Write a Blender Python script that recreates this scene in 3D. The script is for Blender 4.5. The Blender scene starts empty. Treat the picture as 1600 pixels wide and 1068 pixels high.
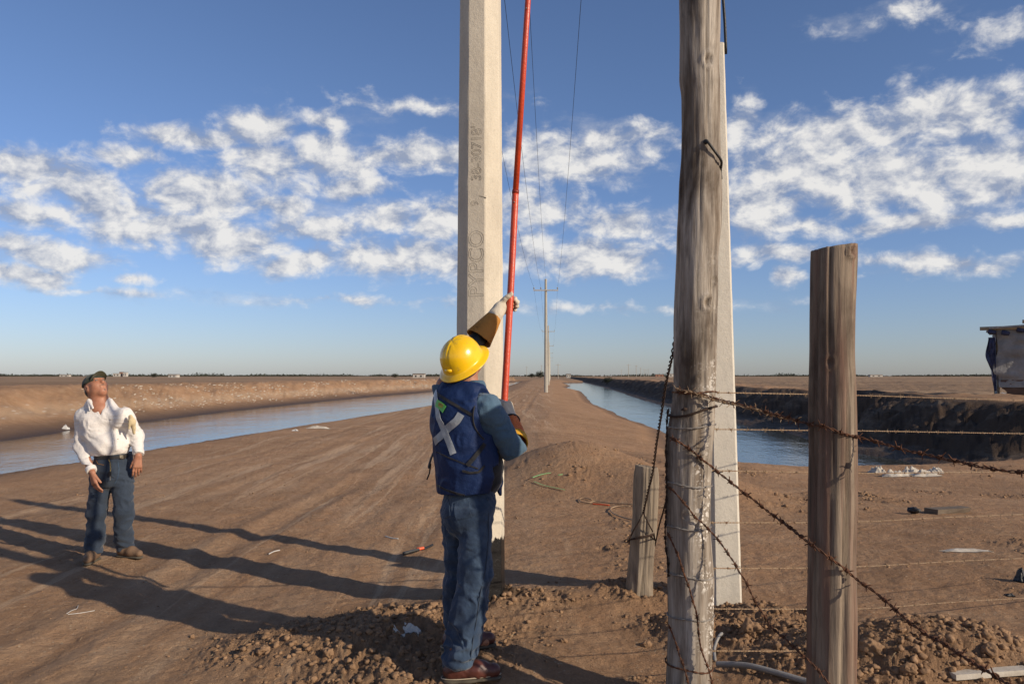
import bpy, math, random
import numpy as np
from mathutils import Vector
from mathutils.bvhtree import BVHTree
random.seed(7); np.random.seed(7)
R = math.radians
C = bpy.context.scene.collection
scene = bpy.context.scene

# ------------------------------------------------------------------ camera
F = 1600 * 28 / 36.0
CAMH = 1.62
PITCH = math.atan(53 / F)
cam_d = bpy.data.cameras.new('camera'); cam = bpy.data.objects.new('camera', cam_d); C.objects.link(cam)
cam.location = (0, 0, CAMH); cam.rotation_euler = (R(90) + PITCH, 0, 0)
cam_d.sensor_width = 36; cam_d.lens = 28; cam_d.clip_start = .05; cam_d.clip_end = 30000
scene.camera = cam

# ------------------------------------------------------------------ light
SUN_EL = R(23.5); SUN_AZ = math.atan2(.857, -.514)
S = Vector((math.sin(SUN_AZ) * math.cos(SUN_EL), math.cos(SUN_AZ) * math.cos(SUN_EL), math.sin(SUN_EL)))
sl = bpy.data.lights.new('sun', 'SUN'); sl.energy = 4.9; sl.angle = R(.55); sl.color = (1, .86, .68)
so = bpy.data.objects.new('sun', sl); C.objects.link(so); so.rotation_euler = S.to_track_quat('Z', 'Y').to_euler()
scene.view_settings.view_transform = 'Standard'; scene.view_settings.look = 'None'
scene.view_settings.exposure = 0.0; scene.view_settings.gamma = 1

# ------------------------------------------------------------------ world: sky + clouds
W = bpy.data.worlds.new('World'); scene.world = W; W.use_nodes = True
nt = W.node_tree; nt.nodes.clear()
def nd(t, **k):
    n = nt.nodes.new(t)
    for a, b in k.items(): setattr(n, a, b)
    return n
def lk(a, b): nt.links.new(a, b)
def mt(op, a, b=None, c=None, clamp=False):
    n = nd('ShaderNodeMath', operation=op, use_clamp=clamp)
    for i, v in enumerate((a, b, c)):
        if v is None: continue
        if isinstance(v, (int, float)): n.inputs[i].default_value = v
        else: lk(v, n.inputs[i])
    return n.outputs[0]
def vm(op, a, b=None):
    n = nd('ShaderNodeVectorMath', operation=op)
    for i, v in enumerate((a, b)):
        if v is None: continue
        if isinstance(v, tuple): n.inputs[i].default_value = v
        else: lk(v, n.inputs[i])
    return n.outputs['Value'] if op in ('LENGTH', 'DOT_PRODUCT') else n.outputs[0]
def mixc(fac, a, b, bt='MIX'):
    n = nd('ShaderNodeMix', data_type='RGBA', blend_type=bt)
    for i, v in ((0, fac), (6, a), (7, b)):
        if isinstance(v, (int, float)): n.inputs[i].default_value = v
        elif isinstance(v, tuple): n.inputs[i].default_value = v + (1,)
        else: lk(v, n.inputs[i])
    return n.outputs[2]
def mrange(v, a, b, c=0, d=1, smooth=True):
    n = nd('ShaderNodeMapRange', interpolation_type='SMOOTHSTEP' if smooth else 'LINEAR')
    lk(v, n.inputs[0])
    for i, x in enumerate((a, b, c, d)): n.inputs[i + 1].default_value = x
    return n.outputs[0]
sky = nd('ShaderNodeTexSky', sky_type='NISHITA', sun_disc=False, sun_elevation=SUN_EL, sun_rotation=SUN_AZ,
         altitude=0, air_density=1.0, dust_density=.4, ozone_density=3.0)
tc = nd('ShaderNodeTexCoord'); D = vm('NORMALIZE', tc.outputs['Generated'])
sx = nd('ShaderNodeSeparateXYZ'); lk(D, sx.inputs[0])
az = mt('ARCTAN2', sx.outputs[0], sx.outputs[1]); el = mt('ARCSINE', sx.outputs[2])
cb = nd('ShaderNodeCombineXYZ'); lk(az, cb.inputs[0]); lk(el, cb.inputs[1])
AE = cb.outputs[0]
warpn = nd('ShaderNodeTexNoise', noise_dimensions='3D'); warpn.inputs['Scale'].default_value = 11; warpn.inputs['Detail'].default_value = 3
lk(AE, warpn.inputs['Vector'])
wv = vm('MULTIPLY', vm('SUBTRACT', warpn.outputs['Color'], (.5, .5, .5)), (.09, .045, 0))
AW = vm('ADD', AE, wv)
# cloud masses: azimuth/elevation of their centres, half sizes, weight (px of a 1244 px focal length turned into angles)
BL = [(40,262,80,26,1),(110,290,80,28,1),(170,322,80,24,1),(50,338,70,18,.8),(60,392,95,20,1),(22,428,60,15,1),(190,232,50,13,.8),
 (300,207,95,15,.9),(400,205,55,28,1),(400,250,60,30,1),(300,300,105,36,1),(240,350,120,26,1),(350,375,110,30,1.05),(520,240,60,36,1),
 (500,182,48,12,.6),(640,235,105,24,1),(540,285,70,20,.9),(640,158,90,10,.35),(430,312,70,15,.8),(500,352,80,26,.9),(600,335,60,24,.9),
 (660,405,170,32,1),(480,410,90,18,.9),(690,340,60,32,.9),(880,240,150,34,1),(960,212,80,20,.9),(850,325,80,34,.85),(930,400,110,32,1),
 (980,345,80,24,.8),(830,390,50,30,.9),(1160,185,32,34,.8),(1190,325,62,50,1),(1260,262,115,46,1),(1335,208,120,36,.95),(1480,180,110,36,.9),
 (1420,275,160,40,1),(1565,255,100,50,1),(1440,338,110,14,.85),(1260,350,60,15,.8),(1480,412,90,14,.8),(1220,398,90,15,.9),(1229,435,14,12,.8),
 (1395,20,60,14,.5),(1565,48,50,20,.55),(1590,338,60,12,.7),(1370,402,80,10,.6),(120,452,130,5,.3),(520,470,160,5,.3),(900,484,160,6,.3),(210,432,30,5,.5)]
cov = None
for (u, v, ru, rv, wgt) in BL:
    a = math.atan((u - 800) / F); e = math.atan((587 - v) / F * math.cos(a))
    q = vm('LENGTH', vm('MULTIPLY', vm('SUBTRACT', AW, (a, e, 0)), (F / (ru * 1.25), F / (rv * 1.3), 0)))
    q = mt('MULTIPLY_ADD', q, -wgt, wgt)
    cov = q if cov is None else mt('MAXIMUM', cov, q)
# scattered clouds everywhere outside the photographed part of the sky
bn = nd('ShaderNodeTexNoise'); bn.inputs['Scale'].default_value = 3.0; bn.inputs['Detail'].default_value = 3; lk(AE, bn.inputs['Vector'])
outside = mt('MULTIPLY', mrange(mt('ABSOLUTE', az), .66, .8), mrange(el, .05, .12))
outside = mt('MULTIPLY', outside, mrange(el, .6, .35))
cov = mt('MAXIMUM', mt('MAXIMUM', cov, -1.0), mt('MULTIPLY_ADD', outside, mt('MULTIPLY', mt('SUBTRACT', bn.outputs[0], .42), 4.0), mt('MULTIPLY_ADD', outside, 1.0, -1.0)))
def cloudnoise(vec):
    s = vm('MULTIPLY', vec, (1, 1.45, 1))
    n = nd('ShaderNodeTexNoise'); n.inputs['Scale'].default_value = 24; n.inputs['Detail'].default_value = 9
    n.inputs['Roughness'].default_value = .6; n.inputs['Distortion'].default_value = .25; lk(s, n.inputs['Vector'])
    return n.outputs[0]
n1 = cloudnoise(AE); n2 = cloudnoise(vm('ADD', AE, (.012, .014, 0)))
n3 = nd('ShaderNodeTexNoise'); n3.inputs['Scale'].default_value = 7; n3.inputs['Detail'].default_value = 6; n3.inputs['Roughness'].default_value = .62; lk(vm('MULTIPLY', AE, (1, 2.6, 1)), n3.inputs['Vector'])
dens = mt('ADD', mt('MULTIPLY', cov, .9), mt('MULTIPLY', mt('SUBTRACT', n1, .5), 1.9))
alpha = mrange(dens, -.12, .60)
veil = mt('MULTIPLY', mrange(mt('ADD', mt('MULTIPLY', cov, .55), mt('MULTIPLY', mt('SUBTRACT', n3.outputs[0], .5), 2.2)), -.05, .75), .62)
alpha = mt('MAXIMUM', alpha, veil)
alpha = mt('MULTIPLY', alpha, mrange(el, .0, .1))
lit = mt('ADD', mt('MULTIPLY', mt('SUBTRACT', n1, n2), 3.4), .46)
core = mrange(dens, .25, .95)
lit = mt('ADD', lit, mt('MULTIPLY', core, .22), clamp=True)
ccol = mixc(lit, (3.2, 3.7, 4.9), (8.6, 8.4, 8.1))
tint = mixc(mrange(el, 0, .42), (.84, .89, 1.19), (.93, .95, 1.12))
skyc = mixc(1.0, sky.outputs[0], tint, 'MULTIPLY')
fin = mixc(mt('MULTIPLY', alpha, .93), skyc, ccol)
bg = nd('ShaderNodeBackground'); bg.inputs[1].default_value = .1; lk(fin, bg.inputs[0])
wo = nd('ShaderNodeOutputWorld'); lk(bg.outputs[0], wo.inputs[0])
W.cycles.sampling_method = 'MANUAL'; W.cycles.sample_map_resolution = 512

# ------------------------------------------------------------------ camera-ray helpers (where things stand)
_sp, _cp = math.sin(PITCH), math.cos(PITCH)
def ray(u, v):
    t = (534 - v) / F
    return Vector(((u - 800) / F, _cp - t * _sp, _sp + t * _cp))
def P(u, v, Y):
    d = ray(u, v); k = Y / d.y
    return Vector((d.x * k, Y, CAMH + d.z * k))
def G(u, v, z=0.0):
    d = ray(u, v); k = (z - CAMH) / d.z
    return Vector((d.x * k, d.y * k, z))

# ------------------------------------------------------------------ numpy noise
def _h(i, j, k, seed):
    n = (i.astype(np.int64) * 374761393 + j.astype(np.int64) * 668265263 + k * 1440662683 + seed * 974711) & 0xffffffff
    n = ((n ^ (n >> 13)) * 1274126177) & 0xffffffff
    n = n ^ (n >> 16)
    return (n & 0xffffff).astype(np.float32) / 8388607.5 - 1
def vn2(x, y, seed=0):
    i = np.floor(x); j = np.floor(y); fx = x - i; fy = y - j
    fx = fx * fx * (3 - 2 * fx); fy = fy * fy * (3 - 2 * fy)
    a = _h(i, j, 0, seed); b = _h(i + 1, j, 0, seed); c = _h(i, j + 1, 0, seed); d = _h(i + 1, j + 1, 0, seed)
    return (a * (1 - fx) + b * fx) * (1 - fy) + (c * (1 - fx) + d * fx) * fy
def fbm2(x, y, o=4, seed=0, g=.5):
    s = 0; a = 1; t = 0
    for q in range(o):
        s = s + a * vn2(x, y, seed + q); t += a; a *= g
        x, y = x * 1.9 + y * .6, y * 1.9 - x * .6
    return s / t
def worley(x, y, seed=0):
    i = np.floor(x); j = np.floor(y); best = np.full(x.shape, 9.0); rid = np.zeros(x.shape)
    for a in (-1, 0, 1):
        for b in (-1, 0, 1):
            px = i + a + .5 + .45 * _h(i + a, j + b, 0, seed); py = j + b + .5 + .45 * _h(i + a, j + b, 1, seed)
            d = np.hypot(x - px, y - py); m = d < best
            best = np.where(m, d, best); rid = np.where(m, _h(i + a, j + b, 2, seed), rid)
    return best, rid
def vn3(p, seed=0):
    q = np.floor(p); f = p - q; f = f * f * (3 - 2 * f); out = 0
    for a in (0, 1):
        for b in (0, 1):
            for c in (0, 1):
                n = (((q[:, 0] + a).astype(np.int64) * 374761393 + (q[:, 1] + b).astype(np.int64) * 668265263 + (q[:, 2] + c).astype(np.int64) * 1440662683 + seed * 974711) & 0xffffffff)
                n = ((n ^ (n >> 13)) * 1274126177) & 0xffffffff; n = n ^ (n >> 16)
                v = (n & 0xffffff) / 8388607.5 - 1
                w = (f[:, 0] if a else 1 - f[:, 0]) * (f[:, 1] if b else 1 - f[:, 1]) * (f[:, 2] if c else 1 - f[:, 2])
                out = out + v * w
    return out
def sstep(t): t = np.clip(t, 0, 1); return t * t * (3 - 2 * t)

# ------------------------------------------------------------------ terrain height
WZ = -.8
def gl(lst): return [tuple(G(u, v, WZ))[:2] for u, v in lst]
L_near = [(-16, -40), (-14, 0), (-12.9, 10)] + gl([(0, 745), (110, 728), (230, 707), (360, 686), (480, 667), (580, 650), (680, 634)]) + [(-3.6, 100), (-.8, 190), (4, 330)]
L_far = [(-22, -40), (-19, 0), (-18.3, 18)] + gl([(0, 692), (120, 673), (230, 660), (360, 643), (480, 630), (600, 618), (675, 612)]) + [(-8, 160), (-3.4, 235), (1, 330)]
R_near = gl([(880, 598), (891, 603), (884, 606), (908, 611.5), (917, 620), (927, 631), (959, 644), (985, 657), (1028, 671), (1043, 676)]) + [(6.1, 30), (5.4, 25)] + gl([(1150, 736), (1212, 742.5), (1266, 740), (1338, 740), (1400, 737), (1456, 733)])
R_far = gl([(912, 597.5), (940, 604), (968, 612.5), (1004, 625), (1049, 636), (1154, 661), (1212, 669), (1270, 690), (1338, 708), (1399, 717), (1456, 732)])
POLY_L = np.array(L_near + L_far[::-1]); POLY_R = np.array(R_near + R_far[::-1])
RF_EXT = np.array([(60, 900), (34, 420)] + R_far + [(12.3, 18.4), (15.5, 16.9), (22, 15.2), (60, 9)])   # toe of the right-hand spoil bank
LF_EXT = np.array(L_far)
def segdist(x, y, poly, closed=True):
    n = len(poly); best = np.full(x.shape, 1e9)
    for k in range(n if closed else n - 1):
        a = poly[k]; b = poly[(k + 1) % n]; ex, ey = b[0] - a[0], b[1] - a[1]; L = ex * ex + ey * ey + 1e-9
        t = np.clip(((x - a[0]) * ex + (y - a[1]) * ey) / L, 0, 1)
        best = np.minimum(best, np.hypot(x - a[0] - t * ex, y - a[1] - t * ey))
    return best
def inside(x, y, poly):
    c = np.zeros(x.shape, bool); n = len(poly)
    for k in range(n):
        x1, y1 = poly[k]; x2, y2 = poly[(k + 1) % n]
        if y1 == y2: continue
        c ^= ((y1 > y) != (y2 > y)) & (x < (x2 - x1) * (y - y1) / (y2 - y1) + x1)
    return c
FARR_POLY = np.vstack([RF_EXT, [(9000, 9), (9000, 9000), (60, 9000)]])
FARL_POLY = np.vstack([LF_EXT, [(1, 420), (-60, 1200), (-60, 9000), (-9000, 9000), (-9000, -40)]])
def bump(x, y, cx, cy, rx, ry, rot=0):
    c, s = math.cos(rot), math.sin(rot); dx, dy = x - cx, y - cy
    q = np.sqrt(((dx * c + dy * s) / rx) ** 2 + ((-dx * s + dy * c) / ry) ** 2)
    return sstep(1 - q)
gW = G(690, 1030, .05); gM = G(560, 985, .05); gH = G(1465, 1035, .1); gC = G(1160, 985, 0); gP = G(750, 935, 0.03)
gQ = G(880, 735, .15); gS = G(1000, 935, 0)
def height(x, y, detail=True):
    x = np.asarray(x, float); y = np.asarray(y, float)
    wob = fbm2(x * .5, y * .5, 3, 11) * .35 + fbm2(x * 2.2, y * 2.2, 2, 12) * .12
    inL = inside(x, y, POLY_L); inR = inside(x, y, POLY_R)
    dL = segdist(x, y, POLY_L) * np.where(inL, -1, 1); dR = segdist(x, y, POLY_R) * np.where(inR, -1, 1)
    farR = inside(x, y, FARR_POLY); farL = inside(x, y, FARL_POLY)
    dRb = segdist(x, y, RF_EXT, False); dLb = segdist(x, y, LF_EXT, False)
    s = x - .049 * y
    # causeway between the canals
    h = .05 * fbm2(x * .35, y * .35, 3, 3) + .07 * np.exp(-((s - .9) / 1.2) ** 2) * sstep((y - 9) / 8)
    h += -.32 * sstep((s - 2.0) / 4) * sstep((y - 6.5) / 10)
    wl = dL + wob * .5; wr = dR + wob * .5
    h = np.minimum(h, WZ - .02 + .17 * sstep(wl / .5) + .68 * sstep((wl - .2) / 5.2))
    h = np.minimum(h, WZ - .02 + .16 * sstep(wr / .4) + .15 * sstep((wr - .3) / 1.2) + .55 * sstep((wr - .4) / 5.0))
    # right spoil bank
    t = dRb + wob * .8
    toe = np.where(y > 21, WZ, WZ + .5 * sstep((21 - y) / 3 + (x - 11) * .1))
    gully = np.abs(fbm2(x * .9 + y * .35, y * .8, 5, 21, .55)) * 1.1
    br = toe + .1 * sstep(t / .3) + (.85 + .14 * fbm2(x * .2, y * .1, 2, 8) + .20 * fbm2(x * .7, y * .4, 3, 9) - toe - .1) * sstep((t - .3 - gully) / 3.7)
    br = br - .35 * sstep((t - 6) / 8)
    h = np.where(farR, np.where(t > -5, br, h), h)
    # left spoil bank
    t = dLb + wob * .8
    bl = WZ - .02 + .38 * sstep(t / 2.6) + 1.35 * sstep((t - 2.0 + .8 * fbm2(x * .5, y * .5, 3, 31)) / 4.8) + .12 * fbm2(x * .35, y * .12, 3, 33) * sstep(t / 5)
    bl = bl - .3 * sstep((t - 9) / 8) + .2 * np.exp(-((t - 45 + 6 * fbm2(x * .02, y * .02, 2, 5)) / 5) ** 2)
    h = np.where(farL, bl, h)
    h = np.where(inL, np.minimum(h, WZ - .03 - .4 * sstep(-dL / 2)), h); h = np.where(inR, np.minimum(h, WZ - .03 - .4 * sstep(-dR / 2)), h)
    # tyre tracks along the causeway
    on = sstep((s + 7.5) / 1.5) * sstep((.2 - s) / 1.0) * (~farL) * sstep((dL - 3) / 2)
    sw = s + .12 * fbm2(x * .15, y * .15, 2, 41) + .03 * fbm2(x, y, 2, 42)
    dcol = np.zeros(x.shape)
    for c0, dp in ((-1.3, .022), (-2.1, .014), (-2.95, .03), (-3.5, .014), (-4.6, .02), (-5.2, .012), (-6.2, .02)):
        h = h - on * dp * .85 * (.5 + .5 * vn2(x * .3 + c0, y * .12, 77)) * (np.exp(-((sw - c0) / .14) ** 2) - .6 * np.exp(-((sw - c0 - .25) / .1) ** 2) - .5 * np.exp(-((sw - c0 + .25) / .1) ** 2))
    # heaps of loose soil
    heap = (.13 * bump(x, y, gM.x, gM.y, 1.1, .75, .3) + .10 * bump(x, y, gP.x + .15, gP.y - .1, 1.3, .9) + .10 * bump(x, y, gW.x + .1, gW.y + .1, 1.2, .7)
            + .30 * bump(x, y, gH.x, gH.y + .1, 1.25, .75, -.1) + .09 * bump(x, y, gC.x + .1, gC.y, .9, .6) + .08 * bump(x, y, gS.x, gS.y + .1, .8, .6)
            + .55 * bump(x, y, gQ.x + .2, gQ.y + .2, 2.0, 2.3) + .3 * bump(x, y, gQ.x + 1.7, gQ.y - 1.6, 1.6, 1.8))
    heap = heap - .09 * bump(x, y, gM.x + .55, gM.y - .3, .5, .3)
    h = h + heap
    loose = np.clip(np.maximum.reduce([1.4 * bump(x, y, gM.x + .1, gM.y, 1.7, .95), 1.3 * bump(x, y, gW.x - .15, gW.y, 1.1, .75), 1.1 * bump(x, y, gP.x + .25, gP.y - .1, .85, .6), 2 * bump(x, y, gH.x, gH.y + .1, 1.5, .85, -.1),
            1.6 * bump(x, y, gC.x, gC.y, 1.2, .75), 1.1 * bump(x, y, gS.x, gS.y, .6, .45), .45 * bump(x, y, gQ.x + .5, gQ.y - .2, 3.2, 3.0)]) + .25 * fbm2(x * 2, y * 2, 3, 51), 0, 1)
    rough = sstep((s + .5) / .8) * sstep((dR - 1) / 2) * (~farR) * sstep((26 - y) / 8) * sstep((fbm2(x * .8, y * .8, 4, 97) + .02) / .3)
    loose = np.maximum(loose, .62 * rough)
    h = h + np.where(farL, .16 * (1 - 2 * np.abs(fbm2(x * .8, y * .6, 4, 35, .6))) * sstep((dLb - 2) / 1.5) * sstep((13 - dLb) / 4), 0)
    if detail:
        m = np.hypot(x, y) < 30
        xx, yy = x[m], y[m]; lo = loose[m]; d = .010 * fbm2(xx * 4, yy * 4, 4, 61) + .006 * fbm2(xx * 16, yy * 16, 2, 66) + .03 * lo * fbm2(xx * 3, yy * 3, 3, 67)
        patch = sstep((fbm2(xx * 1.7, yy * 1.7, 3, 91) + .25) / .4)
        for sc, am, sd in ((13, .030, 1), (24, .024, 2), (44, .016, 3)):
            wd, rid = worley(xx * sc + .6 * vn2(xx * sc, yy * sc, 5), yy * sc + .6 * vn2(xx * sc, yy * sc, 6), sd)
            r = .25 + .45 * (rid * .5 + .5)
            d = d + am * .55 * np.sqrt(np.clip(r * r - wd * wd, 0, 1)) * np.where(lo * (.55 + .45 * patch) > .42 + .3 * rid, 1, 0) * sstep((lo - .15) / .3)
            d = d + am * .35 * np.sqrt(np.clip(.1 - wd * wd, 0, 1)) * (rid > .8) * (1 - lo)
        rg_ = 1 - 2 * np.abs(fbm2(xx * 5.5, yy * 5.5, 5, 93, .62)); d = d + .055 * lo * sstep(lo * 1.5 - .2) * (rg_ - .5) * (.35 + .65 * patch)
        d = d + .022 * (1 - lo) * np.clip(fbm2(xx * 1.3, yy * 1.3, 5, 95, .62), -.3, 1)
        # hardened crust and footprints on the right-hand flat
        h[m] += d
    dry = (~farL) & (~farR)
    wet = np.clip(1.0 - np.where(farL, (h - WZ) / .5, np.where(farR, (h - WZ) / .35, (h - WZ) / .3)) + .3 * wob, 0, 1)
    salt = np.where(farL, sstep((h - WZ - .4) / .3) * sstep((1.15 - (h - WZ)) / .35), 0)
    return h, wet, loose, salt, inL | inR
def H(x, y):
    return float(height(np.array([x]), np.array([y]))[0][0])

# ------------------------------------------------------------------ mesh helpers
class MB:
    def __init__(s): s.v = []; s.f = []
    def add(s, v, f):
        o = len(s.v); s.v += [tuple(a) for a in v]; s.f += [tuple(i + o for i in q) for q in f]
    def tube(s, pts, rad, n=8, cap=True, flat=None):
        pts = [Vector(p) for p in pts]; m = len(pts)
        if not hasattr(rad, '__len__'): rad = [rad] * m
        t0 = (pts[1] - pts[0]).normalized(); up = Vector((0, 0, 1)) if abs(t0.z) < .9 else Vector((1, 0, 0))
        a = t0.cross(up).normalized(); V = []; Fc = []
        for i, p in enumerate(pts):
            t = (pts[min(i + 1, m - 1)] - pts[max(i - 1, 0)]).normalized()
            a = (a - t * a.dot(t)).normalized(); b = t.cross(a)
            for k in range(n):
                an = 2 * math.pi * k / n; fb = 1 if flat is None else flat
                V.append(p + (a * math.cos(an) + b * math.sin(an) * fb) * rad[i])
        for i in range(m - 1):
            for k in range(n):
                Fc.append((i * n + k, i * n + (k + 1) % n, (i + 1) * n + (k + 1) % n, (i + 1) * n + k))
        if cap: Fc += [tuple(range(n))[::-1], tuple((m - 1) * n + k for k in range(n))]
        s.add(V, Fc)
    def box(s, c, sz, ax=None, jit=0):
        c = Vector(c); ax = ax or (Vector((1, 0, 0)), Vector((0, 1, 0)), Vector((0, 0, 1)))
        V = []
        for k in (-1, 1):
            for j in (-1, 1):
                for i in (-1, 1):
                    V.append(c + ax[0] * (i * sz[0] / 2 + random.uniform(-jit, jit)) + ax[1] * (j * sz[1] / 2 + random.uniform(-jit, jit)) + ax[2] * (k * sz[2] / 2))
        s.add(V, [(0, 2, 3, 1), (4, 5, 7, 6), (0, 1, 5, 4), (2, 6, 7, 3), (0, 4, 6, 2), (1, 3, 7, 5)])
    def rings(s, rings, cap=True):
        n = len(rings[0]); V = [p for r in rings for p in r]; Fc = []
        for i in range(len(rings) - 1):
            for k in range(n): Fc.append((i * n + k, i * n + (k + 1) % n, (i + 1) * n + (k + 1) % n, (i + 1) * n + k))
        if cap: Fc += [tuple(range(n))[::-1], tuple((len(rings) - 1) * n + k for k in range(n))]
        s.add(V, Fc)
def link(name, me, m, root=None, base=None, smooth=True):
    """mesh given in world coordinates; root None: top-level with its origin at base"""
    o = bpy.data.objects.new(name, me); C.objects.link(o)
    if root is not None:
        b = wloc(root); o.parent = root
    else:
        b = Vector(base) if base is not None else Vector((0, 0, 0)); o.location = b
    if b.length > 0:
        n = len(me.vertices); a = np.empty(n * 3, np.float32); me.vertices.foreach_get('co', a)
        a = a.reshape(-1, 3) - np.array(b, np.float32); me.vertices.foreach_set('co', a.ravel())
    if m: me.materials.append(m)
    if smooth: me.polygons.foreach_set('use_smooth', np.ones(len(me.polygons), bool))
    me.update()
    return o
def wloc(o):
    v = o.location.copy()
    while o.parent: o = o.parent; v += o.location
    return v
def build(mb, name, m, root=None, base=None, smooth=False):
    me = bpy.data.meshes.new(name); me.from_pydata([tuple(v) for v in mb.v], [], mb.f); me.validate()
    return link(name, me, m, root, base, smooth)
def npmesh(name, V, Q):
    me = bpy.data.meshes.new(name); k = Q.shape[1]
    me.vertices.add(len(V)); me.vertices.foreach_set('co', np.ascontiguousarray(V, np.float32).ravel())
    me.loops.add(len(Q) * k); me.loops.foreach_set('vertex_index', np.ascontiguousarray(Q, np.int32).ravel())
    me.polygons.add(len(Q)); me.polygons.foreach_set('loop_start', np.arange(0, len(Q) * k, k, dtype=np.int32))
    me.update(calc_edges=True); me.validate()
    return me
def tag(o, label=None, cat=None, group=None, kind=None):
    if label: o['label'] = label
    if cat: o['category'] = cat
    if group: o['group'] = group
    if kind: o['kind'] = kind
    return o
def empty(name, loc, label, cat, group=None):
    o = bpy.data.objects.new(name, None); C.objects.link(o); o.location = loc; o.empty_display_size = .1
    return tag(o, label, cat, group)

# ------------------------------------------------------------------ materials
class M:
    def __init__(s, name, rough=.8, spec=.3, metal=0):
        s.m = bpy.data.materials.new(name); s.m.use_nodes = True; s.t = s.m.node_tree; s.b = s.t.nodes['Principled BSDF']
        s.b.inputs['Roughness'].default_value = rough; s.b.inputs['Specular IOR Level'].default_value = spec; s.b.inputs['Metallic'].default_value = metal
        s.tc = s.t.nodes.new('ShaderNodeTexCoord'); s.last = None
    def n(s, t, **k):
        x = s.t.nodes.new(t)
        for a, b in k.items(): setattr(x, a, b)
        return x
    def L(s, a, b): s.t.links.new(a, b)
    def set(s, inp, v):
        if isinstance(v, (int, float)): inp.default_value = v
        elif isinstance(v, tuple): inp.default_value = v + (1,) if len(v) == 3 and inp.type == 'RGBA' else v
        else: s.L(v, inp)
    def vec(s, scale=(1, 1, 1), src='Object'):
        mp = s.n('ShaderNodeMapping'); s.L(s.tc.outputs[src], mp.inputs[0]); mp.inputs['Scale'].default_value = scale; return mp.outputs[0]
    def noise(s, scale, detail=5, rough=.55, vec=None, dist=0, lo=.3, hi=.7):
        x = s.n('ShaderNodeTexNoise'); x.inputs['Scale'].default_value = scale; x.inputs['Detail'].default_value = detail
        x.inputs['Roughness'].default_value = rough; x.inputs['Distortion'].default_value = dist
        s.L(vec if vec is not None else s.tc.outputs['Object'], x.inputs['Vector']); return s.rng(x.outputs[0], lo, hi)
    def voro(s, scale, vec=None, out='Distance', feature='F1', rand=1):
        x = s.n('ShaderNodeTexVoronoi', feature=feature); x.inputs['Scale'].default_value = scale; x.inputs['Randomness'].default_value = rand
        s.L(vec if vec is not None else s.tc.outputs['Object'], x.inputs['Vector']); return x.outputs[out]
    def rng(s, v, a, b, c=0, d=1):
        x = s.n('ShaderNodeMapRange'); s.L(v, x.inputs[0])
        for i, k in enumerate((a, b, c, d)): x.inputs[i + 1].default_value = k
        return x.outputs[0]
    def math(s, op, a, b=0.0, clamp=False):
        x = s.n('ShaderNodeMath', operation=op, use_clamp=clamp); s.set(x.inputs[0], a); s.set(x.inputs[1], b); return x.outputs[0]
    def mix(s, f, a, b, bt='MIX'):
        x = s.n('ShaderNodeMix', data_type='RGBA', blend_type=bt); s.set(x.inputs[0], f)
        for i, v in ((6, a), (7, b)): s.set(x.inputs[i], v)
        return x.outputs[2]
    def attr(s, name): x = s.n('ShaderNodeAttribute', attribute_name=name); return x.outputs['Fac']
    def col(s, c): s.set(s.b.inputs['Base Color'], c); return s
    def bump(s, h, dist=.01, st=1.0):
        x = s.n('ShaderNodeBump'); x.inputs['Distance'].default_value = dist; x.inputs['Strength'].default_value = st; s.L(h, x.inputs['Height'])
        if s.last is not None: s.L(s.last, x.inputs['Normal'])
        s.last = x.outputs[0]; s.L(s.last, s.b.inputs['Normal']); return s
def simple(name, c1, c2=None, scale=8, rough=.8, spec=.3, bscale=None, bdist=.002, metal=0, vec=None):
    m = M(name, rough, spec, metal); c2 = c2 or tuple(x * .7 for x in c1)
    v = m.vec(vec) if vec else None
    m.col(m.mix(m.noise(scale, 6, .6, v), c1, c2))
    m.bump(m.noise(bscale or scale * 6, 4, .6, v, lo=0, hi=1), bdist)
    return m.m

# ground
g = M('soil', .95, .12)
pos = g.n('ShaderNodeNewGeometry').outputs['Position']
def gvec(sc):
    mp = g.n('ShaderNodeMapping'); g.L(pos, mp.inputs[0]); mp.inputs['Scale'].default_value = sc; return mp.outputs[0]
c = g.mix(g.noise(.35, 6, .6, pos), (.43, .25, .136), (.29, .166, .088))
c = g.mix(g.math('MULTIPLY', g.noise(2.3, 6, .65, pos, lo=.45, hi=.75), .55), c, (.50, .335, .205))
road = g.n('ShaderNodeMapping'); g.L(pos, road.inputs[0]); road.inputs['Rotation'].default_value = (0, 0, .049); road.inputs['Scale'].default_value = (2.4, .09, 1)
c = g.mix(g.math('MULTIPLY', g.noise(1.3, 4, .6, road.outputs[0], lo=.42, hi=.66), g.math('MULTIPLY', g.attr('road'), g.math('MULTIPLY', g.noise(.55, 4, .6, pos, lo=.35, hi=.65), .7))), c, (.52, .36, .23))
c = g.mix(g.math('MULTIPLY', g.noise(2.7, 4, .6, road.outputs[0], lo=.48, hi=.68), g.math('MULTIPLY', g.attr('road'), g.math('MULTIPLY', g.noise(.8, 4, .6, g.vec((1.3, .8, 1)), lo=.35, hi=.6), .7))), c, (.25, .155, .09))
c = g.mix(g.math('MULTIPLY', g.noise(38, 5, .7, pos, lo=.5, hi=.85), .5), c, (.13, .08, .048))
c = g.mix(g.math('MULTIPLY', g.noise(14, 8, .75, pos, lo=.52, hi=.8), .3), c, (.6, .44, .3))
c = g.mix(g.math('MULTIPLY', g.noise(.9, 6, .7, g.vec((1, 1, 1)), 1.5, lo=.5, hi=.72), .45), c, (.19, .115, .066))
c = g.mix(g.math('MULTIPLY', g.rng(g.voro(23, pos), .22, .10), g.noise(3, 3, lo=.45, hi=.6)), c, (.5, .39, .27))
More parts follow.
